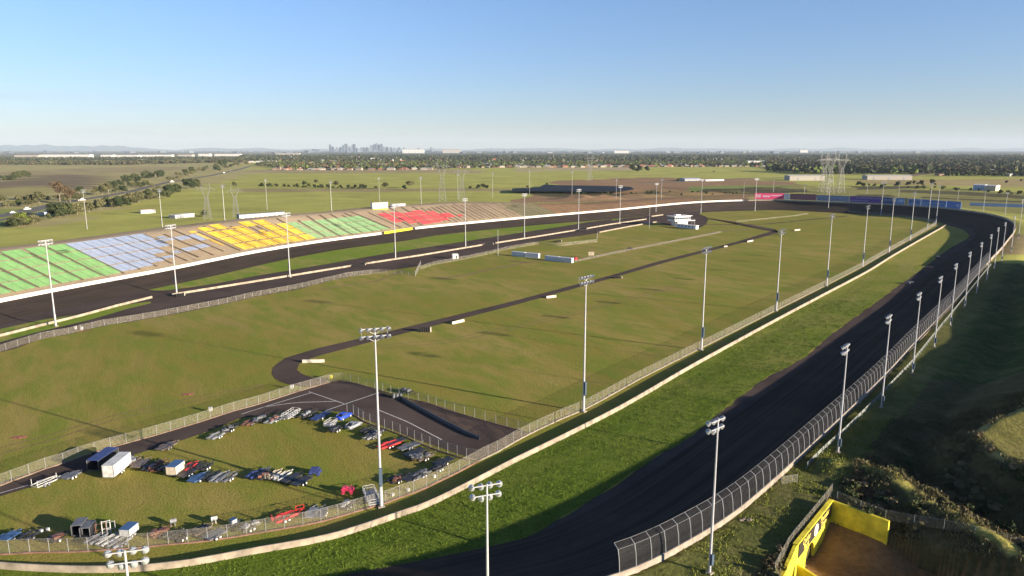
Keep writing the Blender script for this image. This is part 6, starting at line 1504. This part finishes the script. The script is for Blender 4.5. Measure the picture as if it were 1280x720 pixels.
WW=solid('warehouse_white',(.6,.58,.54),.6,var=.08); WG=solid('warehouse_cream',(.4,.36,.31),.7,var=.12)
for a_,b_,h,d_,l in (((987,225.8),(1031,225.8),9.5,30,'long cream warehouse left of the three pylons'),((1084,224.8),(1140,225),8.5,30,'long cream warehouse right of the three pylons'),((1190,0),(1,1),0,0,'')):
    if h: shedbox(a_,b_,h,d_,WG,WW,l)
shedbox((1216,237.5),(1230,238),8,20,STUC,WW,'two-tone blue workshop behind the far right turn'); shedbox((1231,238.5),(1244,239),8,20,WG,WW,'pale workshop adjoining the blue one behind the far right turn')
shedbox((1229,216),(1243,216.2),8,40,WG,WW,'pale-roofed shed in the dark trees at the right'); shedbox((1152,210.8),(1160,210.8),9,30,WW,WW,'small white building above the dirt road at the right'); shedbox((1254,220.3),(1262,220.6),6,20,WG,GREYR,'small farm shed on the edge of the khaki field')
for k,(xa,xb,y,h,mm,l) in enumerate([(52,112,197.6,24,WW,'longest white warehouse on the plain at the left'),(18,48,197.4,20,WG,'cream warehouse left of the longest white one'),(126,140,197.6,22,WW,'short white warehouse right of the longest one'),(141,172,197.3,20,WW,'white warehouse second right of the longest one'),(176,214,196.3,18,WW,'flat white warehouse in the middle of the left plain'),(222,240,196,18,WG,'small cream warehouse farther along the plain'),(248,262,195.5,22,WW,'small white warehouse farther along the plain'),(268,300,195.3,20,WW,'last long white warehouse before the suburb'),(-2,12,204.2,9,WG,'low pale shed at the left edge behind the tree belt'),(117,131,203.0,9,WW,'white shed between the two tree belts at the left'),(170,182,201.5,9,WG,'cream shed between the two tree belts'),(311,345,203.2,7,WW,'long pale shed left of the suburb'),(345,374,194.8,24,WG,'pale works far behind the suburb'),(503,530,191.5,60,WW,'white hall right of the city skyline'),(553,576,191.3,60,WG,'cream industrial hall far right of the skyline'),(693,720,204.5,7,WW,'pale school hall in the suburb'),(768,786,191.5,40,WW,'large white hall on the horizon above the right suburb'),(874,905,200.2,9,WG,'long white shed among the right suburbs'),(935,957,204.8,12,WW,'bright white factory at the right end of the suburb'),(1000,1010,190.8,50,WW,'white hall on the horizon right of centre')]):
    shedbox((xa,y),(xb,y),h,60 if y<200 else 30,mm,WW if mm is WW else WG,l)
# stacks
CITYM=[solid('tower_grey',(.05,.06,.085),.6),solid('tower_blue',(.035,.05,.085),.6),solid('tower_pale',(.09,.1,.12),.5)]
CITY=[(413,180.5),(416,183),(421,184),(426,184),(429,181.5),(431,180),(433,179.5),(437,183),(441,181),(443,179.8),(446,184.5),(452,184),(455,184.2),(459,184),(464,181.5),(467,180.5),(469,179.8),(471,178.6),(474,180.5),(477,179.5),(480,183),(484,183.5),(489,184),(493,184.8),(499,184.3),(505,184.6),(539,184),(523,185)]
for k,(x,ty) in enumerate(CITY):
    Y=19500+((k*37)%9)*220; X=(x-640)/FP*Y/math.cos(PT)*(math.cos(PT)+math.sin(PT)*(173/900))*.9825; 
    c_,s_=math.cos(PT),math.sin(PT); kk=(360-ty)/FP; hh=CH+Y*(-s_+c_*kk)/(c_+s_*kk); X=(x-640)/FP*(Y*c_-(0-CH)*s_)
    w=(1.9+((k*13)%5)*.4)*Y/FP
    r=thing('city_tower','hazy skyscraper of the distant city, '+(('narrow ' if w<36 else 'broad ')+('tall' if hh>150 else 'lower')),'skyscraper',(X,Y,0),.3*((k%3)-1),'towers of the distant city skyline')
    if True:
        lab=['leftmost hazy skyscraper of the city skyline','second hazy skyscraper from the left of the skyline'][k] if k<2 else f'{ORD[k] if k<24 else ["twenty-fifth","twenty-sixth","twenty-seventh","last"][k-24]} hazy skyscraper counted from the left of the city skyline'
        r['label']=lab
    b=MB(); b.box((0,0,hh*.45),(w,w*.8,hh*.9)); b.build('shaft',CITYM[k%3],r); b=MB(); b.box((0,0,hh*.93),(w*.7,w*.6,hh*.08)); b.box((0,0,hh*.985),(w*.25,w*.25,hh*.03)); b.build('crown',CITYM[(k+1)%3],r)
rng=np.random.default_rng(97); b=MB(); b.mats=list(CITYM)
for k in range(260):
    y=rng.uniform(12000,26000); x=rng.uniform(-.75,.6)*y; b.cur=int(rng.integers(0,3)); s=rng.uniform(25,90)
    c0=abs(x/y+.2)<.09; b.box((x,y,0),(s*1.6,s,(rng.uniform(40,150) if c0 else rng.uniform(20,70))),rz=rng.uniform(0,1))
o=b.build('suburb_buildings'); tag(o,'far city blocks spread along the horizon','buildings',None,'stuff')
# flat black sheet, its dark colour stands in for a shaded pit
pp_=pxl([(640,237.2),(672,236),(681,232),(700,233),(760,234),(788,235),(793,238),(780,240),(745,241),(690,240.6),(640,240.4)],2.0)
b=MB(); b.poly([tuple(p) for p in pp_],2.0,2.6); o=b.build('pit_shade_sheet',solid('pit_shade_black',(.012,.016,.024),.7,var=.3,scale=.05,spec=.1)); tag(o,'dark blue-black sheet standing for the shaded pit in the brown ground behind the track','shade sheet')
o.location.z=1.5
# hills far left, behind everything
b=MB(); n=60; 
def ridge(xa,xb,Y,prof_,depth,name):
    V=[];n=len(prof_)
    for k,h in enumerate(prof_):
        x=xa+(xb-xa)*k/(n-1); 
        for j,(dy,f) in enumerate(((0,0),(.25,.55),(.5,1),(.8,.5),(1,0))): V.append((x,Y+dy*depth,h*f*(1+.12*math.sin(k*1.7+j*2))))
    Qd=[(k*5+j,(k+1)*5+j,(k+1)*5+j+1,k*5+j+1) for k in range(n-1) for j in range(4)]; o=npmesh(name,V,Qd,[solid('hill_forest',(.1,.12,.09),1)],smooth=True); o['kind']='structure'
xs=np.linspace(-1,1,70)
pr=[max(0,(270+35*math.sin(k*.35)+20*math.sin(k*.9+1))*min(1,(70-k)/16.)*min(1,1)) for k in range(70)]
ridge(-36000,-17500,36000,pr,5000,'hills')
ridge(-17500,34000,38000,[110+30*math.sin(k*.5)+25*math.sin(k*1.3) for k in range(80)],3000,'hills')
# vehicles on the highway
def mini(px,col,lab,L=4.6,w=1.9,h=1.5,rz=.9):
    x,y=W(*px); r=thing('car',lab,'car',(x,y,.4),rz,'vehicles on the distant highway'); b=MB(); b.box((0,0,.65),(L,w,.75)); b.build('body',PAL[col],r,False); b=MB(); b.box((-.2,0,1.0+h*.14),(L*.55,w*.85,h*.4),taper=.8); b.build('cabin',DGL if L<6 else PAL[col],r)
    for sx in (-1,1):
        for sy in (-1,1): b=MB(); b.lathe((sx*L*.32,sy*w*.46-.1,.33),(0,1,0),[(0,.33),(.2,.33)],8); b.build('wheel',TYRE,r)
for k,(px,c,l,L,h) in enumerate([((16,267),'white','white van at the left end of the highway',5.5,3),((102,251),'white','white truck on the highway beside the first crest mast',9,6),((215,228),'white','white truck far up the highway behind the creek belt',9,6),((280,216.5),'white','white van near the upper end of the highway',7,5),((288,214.5),'silver','silver car near the upper end of the highway',5,3),((272,218.5),'dark','dark car on the upper highway',5,3),((34,262.5),'white','white van by the highway at the far left trees',7,5),((51,269.5),'white','white truck parked below the highway',8,6)]): mini(px,c,l,L,2.2,h)
# green and blue sheds by the highway
shedbox((56,271.5),(62,271.3),5,8,STUC,GREYR,'small blue shed below the highway among the trees')
# shipping yard cars left of sheds on far road above control tower
shedbox((856,226.5),(876,226.3),5,30,GREYR,STUC,'long low grey-blue shed on the dirt road above the control tower'); shedbox((882,226.5),(905,226),3,12,WW,WW,'long pale stockpile cover right of the grey-blue shed')
# ------------------------------------------------------------------ CLOUD WISPS, HAZE, LIGHT, CAMERA
m,nt,b=newmat('haze_air'); N=nt.nodes; L=nt.links; N.remove(b); pv=N.new('ShaderNodeVolumePrincipled'); pv.inputs['Color'].default_value=(.7,.85,1,1); pv.inputs['Density'].default_value=HAZE if 'HAZE' in globals() else 2.6e-5; pv.inputs['Anisotropy'].default_value=.0
L.new(pv.outputs[0],N['Material Output'].inputs['Volume'])
b=MB(); b.box((0,0,(640-60)/2),(86000,86000,640+60)); hz=b.build('haze',m); hz['kind']='stuff'; hz['label']='pale blue haze over the whole plain'
w=bpy.data.worlds.new('World'); sc.world=w; w.use_nodes=True; nt=w.node_tree; sky=nt.nodes.new('ShaderNodeTexSky'); sky.sky_type='NISHITA'; sky.sun_disc=False; sky.sun_elevation=SUNEL; sky.sun_rotation=math.atan2(SUN[0],SUN[1]); sky.altitude=60; sky.air_density=1.0; sky.dust_density=.1; sky.ozone_density=3.0
bg=nt.nodes['Background']; tn=nt.nodes.new('ShaderNodeVectorMath'); tn.operation='MULTIPLY'; tn.inputs[1].default_value=(.9,.95,1.17); nt.links.new(sky.outputs[0],tn.inputs[0])
tcw=nt.nodes.new('ShaderNodeTexCoord'); spw=nt.nodes.new('ShaderNodeSeparateXYZ'); nt.links.new(tcw.outputs['Generated'],spw.inputs[0]); grw=mapr(nt.nodes,nt.links,spw.outputs[2],.36,.75,1.0,.3)
up=mapr(nt.nodes,nt.links,spw.outputs[2],.02,.34,1.02,1.46); ml=nt.nodes.new('ShaderNodeMath'); ml.operation='MULTIPLY'; nt.links.new(grw,ml.inputs[0]); nt.links.new(up,ml.inputs[1])
tnt=mixc(nt.nodes,nt.links,mapr(nt.nodes,nt.links,spw.outputs[2],.0,.2),(.93,.96,1.32),(.9,.95,1.17)); nt.links.new(tnt,tn.inputs[1])
sv=nt.nodes.new('ShaderNodeVectorMath'); sv.operation='SCALE'; nt.links.new(tn.outputs[0],sv.inputs[0]); nt.links.new(ml.outputs[0],sv.inputs['Scale'])
# a few thin streaks of cloud low in the west
nc=nz(nt.nodes,nt.links,tcw.outputs['Generated'],3,8,.6,.8,(1,1,14)); cf=mapr(nt.nodes,nt.links,nc,.5,.66,0,.5); lw=mapr(nt.nodes,nt.links,spw.outputs[2],.1,.02,0,1); wl=mapr(nt.nodes,nt.links,spw.outputs[0],-.3,-.5,0,1)
c1=nt.nodes.new('ShaderNodeMath'); c1.operation='MULTIPLY'; nt.links.new(cf,c1.inputs[0]); nt.links.new(lw,c1.inputs[1]); c2=nt.nodes.new('ShaderNodeMath'); c2.operation='MULTIPLY'; nt.links.new(c1.outputs[0],c2.inputs[0]); nt.links.new(wl,c2.inputs[1])
fin=mixc(nt.nodes,nt.links,c2.outputs[0],sv.outputs[0],(4.2,4.4,4.9)); nt.links.new(fin,bg.inputs[0]); bg.inputs[1].default_value=.05
sl=bpy.data.lights.new('sun','SUN'); sl.energy=5.0; sl.angle=R(.5); sl.color=(1,.86,.68); so=bpy.data.objects.new('sun',sl); COL.objects.link(so)
dirv=Vector((SUN[0]*math.cos(SUNEL),SUN[1]*math.cos(SUNEL),math.sin(SUNEL))); so.rotation_euler=dirv.to_track_quat('Z','Y').to_euler(); so.location=(100,-50,200)
cam=bpy.data.cameras.new('camera'); co=bpy.data.objects.new('camera',cam); COL.objects.link(co); co.location=(0,0,CH); co.rotation_euler=(math.pi/2-PT,0,0)
cam.sensor_width=36; cam.lens=36*FP/1280; cam.clip_start=.5; cam.clip_end=150000; sc.camera=co
sc.view_settings.view_transform='Standard'; sc.view_settings.look='None'; sc.view_settings.gamma=1; sc.view_settings.exposure=1.45
sc.cycles.use_denoising=True
try: sc.cycles.denoiser='OPENIMAGEDENOISE'
except Exception: pass
sc.cycles.max_bounces=6; sc.cycles.transparent_max_bounces=24; sc.cycles.volume_bounces=0; sc.cycles.diffuse_bounces=2; sc.cycles.glossy_bounces=2

for o in bpy.data.objects:
    if o.parent is None and 'label' in o and len(o['label'].split())>16: print('LONG',o.name,o['label'])
